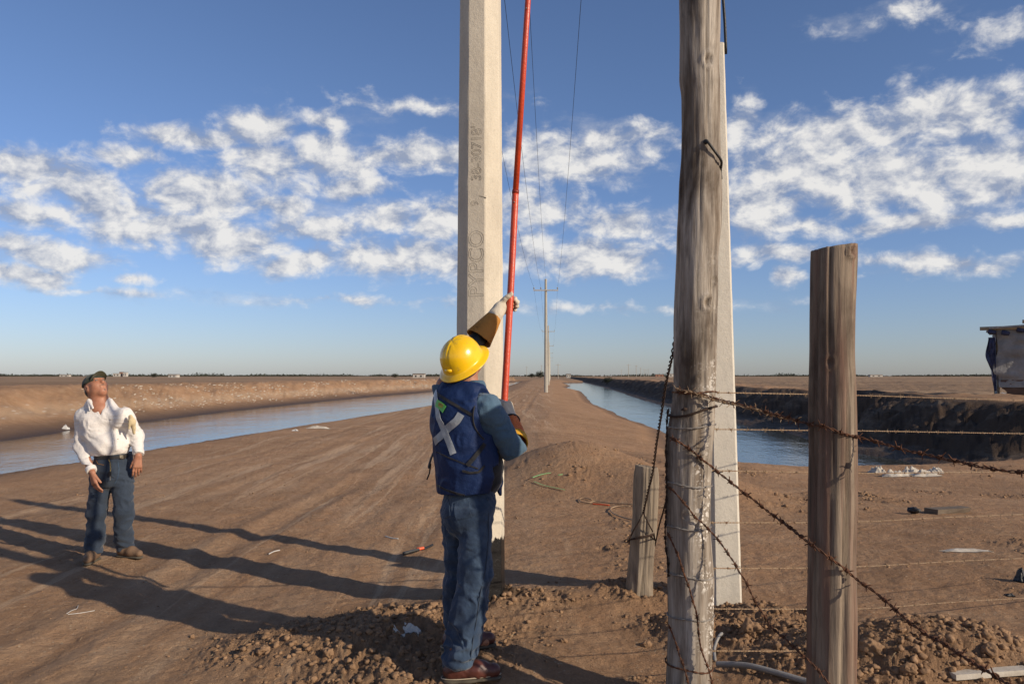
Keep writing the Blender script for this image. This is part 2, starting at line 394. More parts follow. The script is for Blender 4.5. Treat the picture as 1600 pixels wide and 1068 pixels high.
c = g.mix(g.math('MULTIPLY', g.noise(1, 6, .65, road.outputs[0], 1.2, lo=.56, hi=.62), g.math('MULTIPLY', g.attr('road'), .5)), c, (.60, .43, .28))
c = g.mix(g.math('MULTIPLY', g.noise(75, 6, .8, pos, lo=.5, hi=.72), .5), c, (.15, .088, .05))
c = g.mix(g.math('MULTIPLY', g.noise(110, 4, .8, pos, lo=.55, hi=.7), .4), c, (.62, .47, .33))
c = g.mix(g.math('MULTIPLY', g.attr('loose'), .6), c, (.27, .165, .094))
c = g.mix(g.math('MULTIPLY', g.attr('far'), .85), c, g.mix(g.noise(1, 6, .6, gvec((.004, .03, 1))), (.19, .125, .078), (.36, .25, .155)))
flk = g.voro(2.6, gvec((1, .6, 2)))
c = g.mix(g.math('MULTIPLY', g.attr('salt'), g.math('MULTIPLY', g.rng(flk, .32, .2), g.noise(1.2, 5, .7, pos, lo=.4, hi=.6))), c, (.55, .5, .44))
c = g.mix(g.math('MULTIPLY', g.attr('salt'), .35), c, (.48, .36, .24))
c = g.mix(g.attr('wet'), c, (.075, .048, .032))
c = g.mix(g.attr('bank'), c, g.mix(g.noise(1, 6, .7, gvec((.9, .35, 1.5)), lo=.5, hi=.8), (.060, .042, .030), (.20, .16, .12)))  # slope's shade put into the colour as dark brown, with grey streaks
g.col(g.mix(g.attr('tar'), c, (.012, .011, .011)))
g.set(g.b.inputs['Roughness'], g.rng(g.attr('wet'), 0, 1, .95, .55))
g.bump(g.noise(60, 6, .7, pos, lo=0, hi=1), .014).bump(g.noise(9, 7, .72, pos, lo=0, hi=1), .05)
soil = g.m
w = M('water', .04, .5); w.col(w.mix(w.noise(.15, 2), (.030, .036, .030), (.045, .045, .032)))
w.b.inputs['IOR'].default_value = 1.33
w.bump(w.noise(1, 4, .6, w.vec((5, 1.7, 1)), lo=0, hi=1), .012).bump(w.noise(1, 2, .5, w.vec((.5, .25, 1)), lo=0, hi=1), .03)
water_m = w.m

# ------------------------------------------------------------------ ground sheet
rows = list(np.linspace(-25, 1.2, 30)) + list(1.2 * 1.0048 ** np.arange(1, 481))
while rows[-1] < 9000: rows.append(rows[-1] * 1.0135)
rows = np.array(rows); NC = 1000
tt = np.linspace(-1, 1, NC)
xs = tt * .80 + np.sign(tt) * np.abs(tt) ** 15 * 2.4
wy = np.maximum(rows, 1.2) * .85 + 1.4
X = xs[None, :] * wy[:, None]; Y = np.repeat(rows[:, None], NC, 1)
hh, wet, loose, salt, inw = height(X.ravel(), Y.ravel())
xf, yf = X.ravel(), Y.ravel()
nr = len(rows); idx = np.arange(nr * NC).reshape(nr, NC)
Q = np.stack([idx[:-1, :-1], idx[:-1, 1:], idx[1:, 1:], idx[1:, :-1]], -1).reshape(-1, 4)
me = npmesh('ground', np.stack([xf, yf, hh], 1), Q)
farRm = inside(xf, yf, FARR_POLY); farLm = inside(xf, yf, FARL_POLY)
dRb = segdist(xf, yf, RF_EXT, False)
bank = np.where(farRm, sstep((5.2 + .8 * fbm2(xf * .7, yf * .3, 3, 71) - dRb) / 1.3), 0) * (yf > 10)  # mask for the shade painted on the right bank slope
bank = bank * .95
far = np.where(farRm, sstep((dRb - 5) / 6), np.where(farLm, sstep((segdist(xf, yf, LF_EXT, False) - 12) / 20), sstep((yf - 250) / 200)))
sx_ = xf - .049 * yf; road_a = sstep((sx_ + 8) / 1.5) * sstep((.6 - sx_ + .3 * fbm2(xf, yf, 3, 73)) / .9) * (~farLm)
tar = sstep(1.25 - np.hypot(xf - gP.x - .05, yf - gP.y) / (.30 + .07 * fbm2(xf * 9, yf * 9, 3, 72))) * .9
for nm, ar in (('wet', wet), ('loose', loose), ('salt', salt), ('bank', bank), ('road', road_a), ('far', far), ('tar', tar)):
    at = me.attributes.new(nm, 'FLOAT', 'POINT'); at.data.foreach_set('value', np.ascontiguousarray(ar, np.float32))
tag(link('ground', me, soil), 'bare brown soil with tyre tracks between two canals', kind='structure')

# water sheets
def sheet(name, poly, label):
    me = bpy.data.meshes.new(name); P2 = [(x, y) for x, y in poly]
    c = np.mean(P2, 0); big = []
    import mathutils.geometry as mg
    # push the outline outwards a little so that the bank, not the sheet, draws the shore
    n = len(P2); area = sum(P2[i][0] * P2[(i + 1) % n][1] - P2[(i + 1) % n][0] * P2[i][1] for i in range(n)); sg = 1 if area > 0 else -1
    for i in range(n):
        a = Vector(P2[i - 1]); b = Vector(P2[i]); d = Vector(P2[(i + 1) % n])
        t = ((b - a).normalized() + (d - b).normalized()); t = t.normalized() if t.length > 1e-6 else (d - b).normalized()
        nrm = Vector((t.y, -t.x)) * sg; big.append(b + nrm * 1.0)
    tri = mg.tessellate_polygon([[Vector((p.x, p.y, 0)) for p in big]])
    me.from_pydata([(p.x, p.y, WZ) for p in big], [], [tuple(t) for t in tri])
    for p in me.polygons:
        if p.normal.z < 0: p.flip()
    tag(link(name, me, water_m, smooth=False), label, kind='structure')
sheet('canal_water', POLY_L, 'still water of the left canal reflecting the sky')
sheet('canal_water', POLY_R, 'still water of the right canal ending in a pool')
# ================================================================== poles, posts, wires
def rust_m(name, a=(.16, .065, .03), b=(.05, .028, .02)):
    return simple(name, a, b, 60, .85, .3, 200, .001)
rust = rust_m('rusted_wire'); rust_dark = rust_m('dark_rusted_wire', (.055, .03, .02), (.025, .016, .012)); wire_pale = simple('weathered_wire', (.36, .27, .17), (.22, .12, .06), 30, .6, .4)
galv = simple('galvanised_wire', (.30, .28, .25), (.16, .13, .11), 30, .5, .5); black_m = simple('black_rubber', (.012, .012, .013), (.02, .02, .02), 20, .5, .4)
cable_m = simple('power_line', (.02, .02, .022), None, 5, .6)

# concrete
def concrete(name, base, dark, tarh=None):
    m = M(name, .9, .2); v = m.vec((1, 1, .35))
    c = m.mix(m.noise(6, 7, .65, v), base, dark)
    c = m.mix(m.math('MULTIPLY', m.noise(45, 4, .7, lo=.5, hi=.75), .35), c, tuple(x * .55 for x in base))
    pit = m.rng(m.voro(55), .10, .05); c = m.mix(m.math('MULTIPLY', pit, m.noise(12, 2, lo=.42, hi=.5)), c, tuple(x * .25 for x in base))
    c = m.mix(m.math('MULTIPLY', m.noise(1, 5, .6, m.vec((9, 9, .6)), lo=.5, hi=.8), .35), c, tuple(x * .6 for x in base))
    if tarh:
        sp = m.n('ShaderNodeSeparateXYZ'); m.L(m.tc.outputs['Object'], sp.inputs[0])
        z = m.math('ADD', sp.outputs[2], m.math('MULTIPLY', m.noise(10, 5, .7, m.vec((1, 1, .25)), lo=0, hi=1), -.34))
        t = m.rng(z, tarh + .006, tarh - .006); c = m.mix(t, c, m.mix(m.rng(m.voro(70), .2, .1), (.012, .011, .011), (.05, .045, .04)))
        m.set(m.b.inputs['Roughness'], m.rng(t, 0, 1, .9, .35))
    m.col(c).bump(m.noise(90, 4, .7, lo=0, hi=1), .0025).bump(m.noise(9, 5, .6, lo=0, hi=1), .006); return m.m
con1 = concrete('new_concrete', (.63, .565, .455), (.50, .445, .36), .27)
con2 = concrete('stub_concrete', (.62, .57, .48), (.52, .48, .41))
con3 = simple('far_concrete', (.42, .39, .33), (.36, .33, .28), 3, .9)

YP = 5.66
def concrete_pole(name, cx, cy, z0, z1, r0, r1, mat, root, rot=0, n=8, wob=.0, seg=60, base=None):
    mb = MB(); rg = []
    for i in range(seg + 1):
        t = i / seg; z = z0 + (z1 - z0) * t; r = r0 + (r1 - r0) * t; ring = []
        for k in range(n):
            a = 2 * math.pi * (k + .5) / n + rot
            for da in (-.03, .03):      # small chamfer at each arris
                rr = r * (1 + wob * random.uniform(-1, 1)); ring.append((cx + rr * math.cos(a + da), cy + rr * math.sin(a + da), z))
        rg.append(ring)
    mb.rings(rg); return build(mb, name, mat, root, base)
# near pole: front face normal turned 14 deg to the left of the camera
b0 = P(750, 560, YP); px, py = b0.x, YP; zb = H(px, py) - .02
pole = empty('utility_pole', (px, py, zb), 'near octagonal concrete pole with stamped letters and a tarred foot', 'utility pole', 'concrete power poles along the causeway')
phi = math.atan2(-1, 0) - R(9)
rc = .335 / 2 / math.cos(math.pi / 8) * .99
concrete_pole('shaft', px, py, zb - .3, 11.3, rc * 1.02, rc * .55, con1, pole, rot=phi - math.pi / 8 * 0 , wob=.004, seg=140)
# stamped lettering, running up the face that looks at the camera
def stamp(txt, zlo, size, shift=0, wide=1):
    cu = bpy.data.curves.new('t', 'FONT'); cu.body = txt; cu.size = size; cu.extrude = .0012; cu.bevel_depth = .0012; cu.fill_mode = 'NONE'; cu.space_character = wide
    to = bpy.data.objects.new('t', cu); C.objects.link(to); dg = bpy.context.evaluated_depsgraph_get(); me = bpy.data.meshes.new_from_object(to.evaluated_get(dg)); bpy.data.objects.remove(to)
    nrm = Vector((math.cos(phi), math.sin(phi), 0)); tan = Vector((-nrm.y, nrm.x, 0))  # text up direction = left in picture
    if tan.x > 0: tan = -tan
    xs_ = [v.co.x for v in me.vertices]; 
    for v in me.vertices:
        z = zlo + v.co.x; t = (z - zb + .3) / (11.3 - zb + .3); r = (rc * 1.02 + (rc * .55 - rc * 1.02) * t) * math.cos(math.pi / 8 - .03 * 0)
        v.co = Vector((px, py, z)) + nrm * (r + .0004 + v.co.z) + tan * (v.co.y - size * .35 + shift)
    o = link('lettering', me, letter_m, pole, smooth=False); return o
letter_m = simple('stamped_concrete', (.20, .175, .14), (.16, .14, .11), 20, .9)
zz = lambda v: P(748, v, YP - .15).z
stamp('PYPCO', zz(465), .15, 0, 1.0)
stamp('9', zz(322), .08, .01); stamp('/', zz(310), .07, -.045)
stamp("38-30718'", zz(283), .10, 0, .98)
# crossarm, insulators and the line to the far poles
DX, DY = 3.63, 74.2
def crossarm(cx, cy, ztop, root, mat):
    za = ztop - 1.15; mb = MB(); mb.box((cx, cy - .16, za), (2.5, .09, .11)); build(mb, 'crossarm', mat, root)
    for dx in (-1.2, -.5, 1.17):
        m_ = MB(); m_.tube([(cx + dx, cy - .16, za + .05), (cx + dx, cy - .16, za + .12), (cx + dx, cy - .16, za + .16), (cx + dx, cy - .16, za + .2), (cx + dx, cy - .16, za + .24), (cx + dx, cy - .16, za + .30)], [.02, .02, .085, .05, .08, .04], 10); build(m_, 'insulator', porc, root)
porc = simple('porcelain', (.35, .33, .3), (.3, .28, .25), 9, .25, .5)
crossarm(px, py, 11.3, pole, con3)
poles_xyz = [(px, py, 11.3)]
for i in range(1, 7):
    cx, cy = px + DX * i, py + DY * i; zt = 11.35 + .0 * i
    lab = ['', 'tall concrete pole with crossarm, nearest of the far row', 'second concrete pole in the row, partly behind the first far pole', 'third far pole of the row, only its crossarm clear of the poles before it',
           'fourth far pole in the row beside the dirt road', 'fifth far pole in the row beside the dirt road', 'last and smallest pole of the row along the dirt road'][i]
    z0 = H(cx, cy); e = empty('utility_pole', (cx, cy, z0 - .1), lab, 'utility pole', 'concrete power poles along the causeway')
    concrete_pole('shaft', cx, cy, z0 - .2, zt, .2, .12, con3, e, rot=phi, seg=4)
    crossarm(cx, cy, zt, e, con3); poles_xyz.append((cx, cy, zt))
wlabs = [('overhead power line from the left end of the crossarms', -1.2), ('overhead power line from the second insulator of the crossarms', -.5), ('overhead power line from the right end of the crossarms', 1.17), ('overhead wire running over the very tops of the poles', 0)]
for lab, dx in wlabs:
    mb = MB()
    for i in range(6):
        a = Vector(poles_xyz[i]); b = Vector(poles_xyz[i + 1]); off = Vector((dx, -.16, -.84)) if dx else Vector((0, 0, .02)); pts = []
        sag = 1.25
        for k in range(41):
            t = k / 40; p = a.lerp(b, t) + off; p.z -= sag * 4 * t * (1 - t); pts.append(p)
        mb.tube(pts, .0065, 5, cap=False)
    tag(build(mb, 'power_line', cable_m, None, tuple(Vector(poles_xyz[1]) + Vector((dx, 0, 0)))), lab, 'power line', 'power lines between the poles')
# remote poles on the plain
far_specs = [(823, 572, 589.5, 700, 'lone pale pole far off on the plain left of the pole row'), (846, 570, 589, 650, 'thin remote pole just left of the far pole row'), (872, 568, 592, 480, 'remote T-shaped pole right of the pole row by the canal bend'),
             (971, 577, 589, 900, 'faint pole at the left end of the remote line on the right plain'), (982, 568.4, 591, 560, 'tallest pole of the remote line on the right plain, with crossarm'), (994, 570, 590.5, 620, 'second tallest pole of the remote line on the right plain'),
             (1001, 574, 590, 720, 'third pole of the remote line on the right plain'), (1006.6, 576, 590, 830, 'fourth pole of the remote line on the right plain'), (1009.5, 577, 590, 930, 'fifth pole of the remote line on the right plain'), (1013, 576, 590, 1000, 'rightmost pole of the remote line on the plain')]
for u, v0, v1, yy, lab in far_specs:
    a = P(u, v0, yy); e = empty('distant_pole', (a.x, yy, .3), lab, 'utility pole', 'remote poles on the plain'); mb = MB(); mb.tube([(a.x, yy, 0), (a.x, yy, a.z)], [.22, .16], 6); build(mb, 'shaft', con3, e)
    mb = MB(); mb.box((a.x, yy - .25, a.z - .8), (3.2 if u in (872, 982) else 2.2, .15, .16)); build(mb, 'crossarm', con3, e)

def spline(pts, n):
    pts = [Vector(p) for p in pts]; out = []; m = len(pts); L = [0]
    for i in range(m - 1): L.append(L[-1] + (pts[i + 1] - pts[i]).length)
    for k in range(n + 1):
        s_ = L[-1] * k / n; i = max(j for j in range(m - 1) if L[j] <= s_ + 1e-9); t = (s_ - L[i]) / max(1e-9, L[i + 1] - L[i])
        p0 = pts[max(i - 1, 0)]; p1 = pts[i]; p2 = pts[i + 1]; p3 = pts[min(i + 2, m - 1)]
        out.append(.5 * ((2 * p1) + (p2 - p0) * t + (2 * p0 - 5 * p1 + 4 * p2 - p3) * t * t + (3 * p1 - p0 - 3 * p2 + p3) * t ** 3))
    return out, L[-1]
# ---------------- wooden posts (outline measured from the picture, then built round)
def wood(name, a, b, d, grain, spots=False, red=None):
    m = M(name, .85, .15); v = m.vec((grain, grain, 1.2))
    c = m.mix(m.noise(1.0, 8, .7, v, lo=.35, hi=.65), a, b)
    c = m.mix(m.math('MULTIPLY', m.noise(1, 5, .6, m.vec((5, 5, 1.3)), .6, lo=.46, hi=.62), .85), c, d)
    c = m.mix(m.math('MULTIPLY', m.noise(1, 9, .75, m.vec((grain * 2.6, grain * 2.6, 2.2)), lo=.52, hi=.72), .75), c, tuple(x * .35 for x in d))
    if red: c = m.mix(m.math('MULTIPLY', m.noise(1, 5, .6, m.vec((22, 22, 1.0)), lo=.47, hi=.66), .6), c, red)
    if spots:
        sp = m.n('ShaderNodeSeparateXYZ'); m.L(m.tc.outputs['Object'], sp.inputs[0])
        gate = m.math('MULTIPLY', m.rng(sp.outputs[0], -.03, .04), m.rng(sp.outputs[2], 2.3, 1.0))
        gate = m.math('MULTIPLY', gate, m.noise(5.5, 3, .6, lo=.46, hi=.58))
        for sc_, r_ in ((30, .40), (55, .36), (90, .36)):
            vt = m.n('ShaderNodeTexVoronoi'); vt.inputs['Scale'].default_value = sc_; m.L(m.tc.outputs['Object'], vt.inputs['Vector'])
            dot = m.math('MULTIPLY', m.rng(vt.outputs['Distance'], r_, r_ - .08), m.rng(vt.outputs['Color'], .45, .5)); c = m.mix(m.math('MULTIPLY', dot, gate, True), c, (.72, .68, .62))
    m.col(c).bump(m.noise(1, 8, .7, m.vec((grain * 1.6, grain * 1.6, 1.6)), lo=0, hi=1), .006).bump(m.noise(1, 4, .6, m.vec((grain * 4, grain * 4, 3)), lo=0, hi=1), .002); return m.m
def post(root, prof, Y, mat, name='shaft', n=72, seed=1, amp=.004, zc=None, cracks=0, top_tilt=0, squash=1, knots=()):
    """prof: (v, left u, right u) from top to bottom"""
    zs = []; rows_ = []
    for v, ul, ur in prof:
        a = P(ul, v, Y); b = P(ur, v, Y); k = math.hypot((a.x + b.x) / 2, Y)
        rows_.append((a.z, (a.x + b.x) / 2, (b.x - a.x) / 2))
    rows_.sort(); zz_ = np.array([r[0] for r in rows_]); cc = np.array([r[1] for r in rows_]); rr = np.array([r[2] for r in rows_])
    N = max(30, int((zz_[-1] - zz_[0]) / .012)); z = np.linspace(zz_[0], zz_[-1], N)
    def sm(a): 
        b = np.interp(z, zz_, a); k = np.ones(5) / 5; return np.convolve(np.pad(b, 2, 'edge'), k, 'valid')
    cx, r = sm(cc), sm(rr); an = np.linspace(0, 2 * np.pi, n, endpoint=False)
    Zg, A = np.meshgrid(z, an, indexing='ij'); Rg = np.repeat(r[:, None], n, 1)
    pn = np.stack([np.cos(A) * 22 * .1 * 6, np.sin(A) * 22 * .1 * 6, Zg * 1.6], -1).reshape(-1, 3)
    d = vn3(pn, seed) * amp + vn3(pn * np.array([3, 3, 3.]), seed + 1) * amp * .5 + vn3(np.stack([np.cos(A), np.sin(A), Zg * 2.5], -1).reshape(-1, 3) * 1.4, seed + 2) * amp * 1.6
    d = d.reshape(Zg.shape)
    for k in range(cracks):
        a0 = random.uniform(-math.pi, 0); z0 = random.uniform(z[0], z[-1]); ln = random.uniform(.3, 1.2); wn = .05 * vn2(Zg * 3, Zg * 0, k + seed)
        da = np.abs((A - np.pi * 2 - a0 - wn + np.pi) % (2 * np.pi) - np.pi) * Rg
        d -= .014 * np.exp(-(da / .0035) ** 2) * np.exp(-((Zg - z0) / ln) ** 4)
    for (ku, kv, kr, kd) in knots:
        kp = P(ku, kv, Y); ang = -math.acos(max(-1, min(1, (kp.x - float(np.interp(kp.z, z, cx))) / float(np.interp(kp.z, z, r)))))
        da = ((A - ang + np.pi) % (2 * np.pi) - np.pi) * Rg; q = np.hypot(da, (Zg - kp.z) * .8) / kr
        d += kd * (np.exp(-((q - 1) / .35) ** 2)) - kd * 1.4 * np.exp(-(q / .55) ** 2)
    Rr = Rg + d; tilt = np.where(Zg > z[-1] - .05, (Zg - z[-1] + .05) / .05, 0) * np.cos(A) * top_tilt
    V = np.stack([cx[:, None] + Rr * np.cos(A), Y + Rr * np.sin(A) * squash, Zg + tilt], -1).reshape(-1, 3)
    idx = np.arange(N * n).reshape(N, n); Qd = np.stack([idx[:-1], np.roll(idx[:-1], -1, 1), np.roll(idx[1:], -1, 1), idx[1:]], -1).reshape(-1, 4)
    # top cap: inner rings
    V = list(map(tuple, V)); Fq = [tuple(q) for q in Qd]; last = list(idx[-1]); cen = (cx[-1], Y, z[-1] - .002)
    for fr in (.93, .6, .2):
        new = []
        for k, i in enumerate(last0 if fr != .93 else last):
            p = V[last[k]]; t_ = (p[0] - cen[0]) / r[-1]; new.append(len(V)); rad = fr if fr == .93 else fr / .93 if 0 else fr
            o = V[idx[-1][k]]; V.append((cen[0] + (o[0] - cen[0]) * fr, cen[1] + (o[1] - cen[1]) * fr, z[-1] + (o[2] - z[-1]) * fr + random.uniform(-.004, .003)))
        for k in range(n): Fq.append((last[k], last[(k + 1) % n], new[(k + 1) % n], new[k]))
        last = new; last0 = new
    Fq.append(tuple(last))
    me = bpy.data.meshes.new(name); me.from_pydata(V, [], Fq)
    return link(name, me, mat, root), (lambda zq: (float(np.interp(zq, z, cx)), float(np.interp(zq, z, r))))
wood_grey = wood('weathered_grey_wood', (.46, .41, .35), (.17, .13, .095), (.06, .042, .030), 16, True)
wood_red = wood('weathered_red_wood', (.30, .24, .18), (.14, .105, .078), (.08, .058, .044), 20, False, (.20, .11, .08))
wood_old = wood('bleached_wood', (.34, .28, .21), (.20, .16, .12), (.12, .095, .075), 18)
YW = 3.98
ew = empty('wooden_pole', (P(1078, 587, YW).x, YW, 0), 'tall grey wooden pole with white droppings and wire rings, in front of the concrete stub', 'wooden pole')
prof = [(-900, 1070, 1118), (-60, 1062, 1124), (0, 1063, 1124.5), (60, 1064, 1124), (110, 1064, 1124), (128, 1063.5, 1125.5), (150, 1067, 1125), (200, 1067, 1124), (245, 1066, 1125), (285, 1062, 1126), (340, 1060.5, 1126.5), (352, 1060, 1127), (400, 1059, 1122), (450, 1057, 1120), (490, 1055, 1119),
        (540, 1054.5, 1119), (600, 1054, 1118), (635, 1050, 1116), (660, 1046, 1115.5), (675, 1044, 1115), (700, 1043, 1112), (750, 1042.5, 1109.5), (820, 1041.5, 1107), (870, 1043, 1110), (905, 1045, 1112.5), (950, 1045, 1112), (975, 1045, 1113), (1000, 1043, 1112), (1068, 1041, 1110), (1150, 1039, 1110)]
_, woodf = post(ew, prof, YW, wood_grey, seed=5, amp=.0045, cracks=5, knots=[(1098, 475, .028, .012), (1110, 440, .015, .008), (1100, 105, .03, .008), (1065, 800, .02, .006), (1084, 590, .012, .006)])
def on_pole(fn, Y, u, v, off=.006):
    """point on the camera side of a round post seen at pixel (u, v)"""
    p = P(u, v, Y); cx, r = fn(p.z); x = p.x - cx; x = max(-r * .999, min(r * .999, x)); d = math.sqrt(max(0, r * r - x * x))
    q = P(u, v, Y - d); cx, r = fn(q.z); x = max(-r, min(r, q.x - cx)); d = math.sqrt(max(0, r * r - x * x))
    nrm = Vector((x, -d, 0)).normalized(); return Vector((cx + x, Y - d, q.z)) + nrm * off
# hole, spike and cable at its upper part
mb = MB(); a = on_pole(woodf, YW, 1102.5, 222, .002); mb.tube([a + Vector((0, .02, 0)), a + Vector((0, -.004, 0))], [.0135, .0125], 16); build(mb, 'bolt_hole', black_m, ew, smooth=True)
mb = MB(); mb.tube(spline([a + Vector((0, .01, .003)), a + Vector((.006, -.014, -.006)), on_pole(woodf, YW, 1113, 240, .018), on_pole(woodf, YW, 1121, 254, .016), P(1126, 266, YW - .03), P(1127, 280, YW - .01)], 24)[0], .0065, 8); build(mb, 'black_cable', black_m, ew, smooth=True)
def ring_on(fn, Y, vs, rad, mat, root, name='wire_ring', turns=1, twist=0, v2=None):
    """wire ring round a post; vs: height in pixels at the left edge, v2 at the right"""
    mb = MB(); pts = []; N = 60
    zl = P(1078, vs, Y - .1).z; zr = P(1078, v2 if v2 else vs, Y - .1).z
    for st in range(2 if twist else 1):
        pts = []
        for k in range(N * turns + 1):
            an = 2 * math.pi * k / N + math.pi; t = (math.cos(an) + 1) / 2; z = zl + (zr - zl) * t - .006 * math.sin(an) * 0 + .004 * math.sin(an * 3 + vs)
            cx, r = fn(z); rr = r + rad + .003; ph = an * 9 + st * math.pi
            pts.append((cx + (rr + twist * math.cos(ph)) * math.cos(an), Y + (rr + twist * math.cos(ph)) * math.sin(an), z + twist * math.sin(ph)))
        mb.tube(pts, rad, 6, cap=False)
    build(mb, name, mat, root, smooth=True)
YT = 3.40
for vl, vr, rd, m_, tw in ((614, 612, .0022, rust, .002), (652, 634, .006, rust_dark, 0), (670, 664, .0024, galv, .0026), (757, 762, .0025, galv, .0028), (826, 828, .0025, galv, .0028), (900, 906, .0025, galv, .0028), (969, 968, .0025, galv, .0028), (1044, 1052, .0025, rust, .0028)):
    ring_on(woodf, YW, vl, rd, m_, ew, twist=tw, v2=vr)
mb = MB(); a = on_pole(woodf, YW, 1071, 640, .01); mb.tube([a + Vector((-.014, 0, .0)), a + Vector((0, -.01, .004)), a + Vector((.014, 0, .003))], [.004, .011, .004], 6); build(mb, 'wire_knot', rust_dark, ew, smooth=True)
e3 = empty('fence_post', (P(1300, 587, YT).x, YT, 0), 'stout reddish timber fence post with slanted sawn top, right of the tall wooden pole', 'fence post')
prof = [(387, 1270, 1336), (400, 1269.5, 1336), (480, 1268, 1334), (560, 1267, 1334.5), (600, 1266, 1336), (700, 1267, 1336.5), (800, 1265, 1337), (900, 1264, 1336), (1000, 1263, 1335), (1068, 1262, 1334.5), (1210, 1261, 1335)]
_, postf = post(e3, prof, YT, wood_red, seed=25, amp=.0035, cracks=22, top_tilt=.012, knots=[(1319, 397, .02, .012), (1284, 566, .02, .006), (1275, 705, .014, .005)])
# short bleached stump post
YS = G(1000, 938, .0).y
e4 = empty('stump_post', (P(1000, 587, YS).x, YS, 0), 'short bleached wooden post with split top and twisted wire, left of the tall wooden pole', 'short post')
prof = [(728, 994, 1027), (738, 991, 1028), (760, 990, 1028), (800, 988, 1026), (840, 985.5, 1024), (870, 984, 1021.5), (900, 981, 1020), (925, 978, 1020), (945, 977, 1019), (975, 976, 1019)]
_, stumpf = post(e4, prof, YS, wood_old, seed=45, amp=.006, cracks=6, top_tilt=-.01, squash=.85)
# concrete stub (rectangular, bevelled) behind the wooden pole
YC = G(1135, 948, 0).y
e5 = empty('concrete_stub', (P(1135, 587, YC).x, YC, 0), 'tapering rectangular concrete stub pole standing behind the tall wooden pole', 'concrete post')
mb = MB(); rg = []
for i in range(81):
    t = i / 80; v = 975 + (68 - 975) * t; cu_ = 1135 + (1115.5 - 1135) * t; hw = (22.5 + (15.5 - 22.5) * t) / F * YC
    c0 = P(cu_, v, YC); hd = hw * 1.05; bv = .012 * (1 - .3 * t); an = R(1); ring = []
    for sx_, sy_ in ((1, -1), (1, 1), (-1, 1), (-1, -1)):
        for q in ((0, 1), (1, 0)) if (sx_ * sy_) > 0 else ((1, 0), (0, 1)):
            x = sx_ * (hw - bv * q[0] * 1.6) + random.uniform(-.0008, .0008); y = sy_ * (hd - bv * q[1] * 1.6); ring.append((c0.x + x * math.cos(an) - y * math.sin(an), YC + .05 + x * math.sin(an) + y * math.cos(an), c0.z))
    rg.append(ring)
mb.rings(rg); build(mb, 'shaft', con2, e5)
mb = MB(); mb.tube([P(1128, -60, YC), P(1130, 0, YC), P(1132.5, 35, YC), P(1134, 72, YC), P(1134, 85, YC + .02)], .011, 8); build(mb, 'service_cable', black_m, e5, smooth=True)

# ---------------- barbed wire
def barbed(pts, sr, hr, mat, label, pitch=.09, barb=.12, bl=.016, name='barbed_wire', jit=.0, group='strands of barbed wire', btw=3, br=None, b0=0):
    rnd = random.Random(sum(map(ord, label))); mb = MB(); _, L = spline(pts, 8); N = max(24, int(L / .008)); ctr, _ = spline(pts, N)
    ja = [Vector((rnd.uniform(-1, 1), rnd.uniform(-1, 1), rnd.uniform(-1, 1))) * jit for _ in range(N // 6 + 3)]
    ctr = [p + ja[i // 6].lerp(ja[i // 6 + 1], (i % 6) / 6) for i, p in enumerate(ctr)]
    fr = []
    for i in range(N + 1):
        t = (ctr[min(i + 1, N)] - ctr[max(i - 1, 0)]).normalized(); a = t.cross(Vector((0, .3, 1))).normalized(); fr.append((t, a, t.cross(a)))
    for st in (0, 1):
        path = []
        for i in range(N + 1):
            ph = 2 * math.pi * (i * L / N) / pitch + st * math.pi; path.append(ctr[i] + (fr[i][1] * math.cos(ph) + fr[i][2] * math.sin(ph)) * hr)
        mb.tube(path, sr, 5, cap=False)
    s_ = barb * .4 + b0; br = br or sr * .8
    while s_ < L - .01:
        i = min(N - 1, int(s_ / L * N)); t, a, b = fr[i]; c_ = ctr[i]; ph = rnd.uniform(0, 6.28)
        # wrap
        wr = []
        for k in range(btw * 6 + 1):
            q = ph + k / 6 * 2 * math.pi; wr.append(c_ + t * ((k / 6 - btw / 2) * br * 2) + (a * math.cos(q) + b * math.sin(q)) * (hr + sr * 1.4))
        mb.tube(wr, br, 4)
        for sgn in (-1, 1):
            for w in (0, 1):
                q = ph + w * math.pi + sgn * .4 + rnd.uniform(-.3, .3); d = (a * math.cos(q) + b * math.sin(q) + t * (sgn * rnd.uniform(.2, .8))).normalized()
                st_ = c_ + t * (sgn * btw * br); mb.tube([st_, st_ + d * (bl * rnd.uniform(.7, 1.25)), st_ + d * (bl * 1.35) + t * (sgn * .002)], [br, br * .85, br * .2], 4)
        s_ += barb * rnd.uniform(.85, 1.15)
    return tag(build(mb, name, mat, None, tuple(ctr[0]), smooth=True), label, 'barbed wire', group)
# thin strands running away to the right, behind the timber post
for k, (va, vb, vc) in enumerate(((613, 618, 627), (671, 673, 678), (736, 739, 736), (818, 814, 800), (890, 884, 868), (952, 950, 929), (1020, 1012, 990))):
    nm = ['topmost thin barbed strand running right at the height of the far bank', 'second thin barbed strand, crossing the pool from the tall pole', 'third thin barbed strand, along the near shore of the pool', 'fourth thin barbed strand, low behind the timber post',
          'fifth thin barbed strand, over the dry flat behind the timber post', 'sixth thin barbed strand, pale and low, behind the timber post', 'lowest thin barbed strand, just above the dirt heap at right'][k]
    x0 = on_pole(woodf, YW, 1112 if va > 700 else 1116, va, .004); x0.y += .03
    barbed([x0, P(1250, (va + vb) / 2, 4.4), P(1360, vb, 4.8), P(1500, (vb + vc) / 2, 5.35), P(1680, vc + .5, 6.0)], .0017, .0018, wire_pale, nm, .05, .125, .012, br=.0013)
def W3(l): return [P(u, v, y) for u, v, y in l]
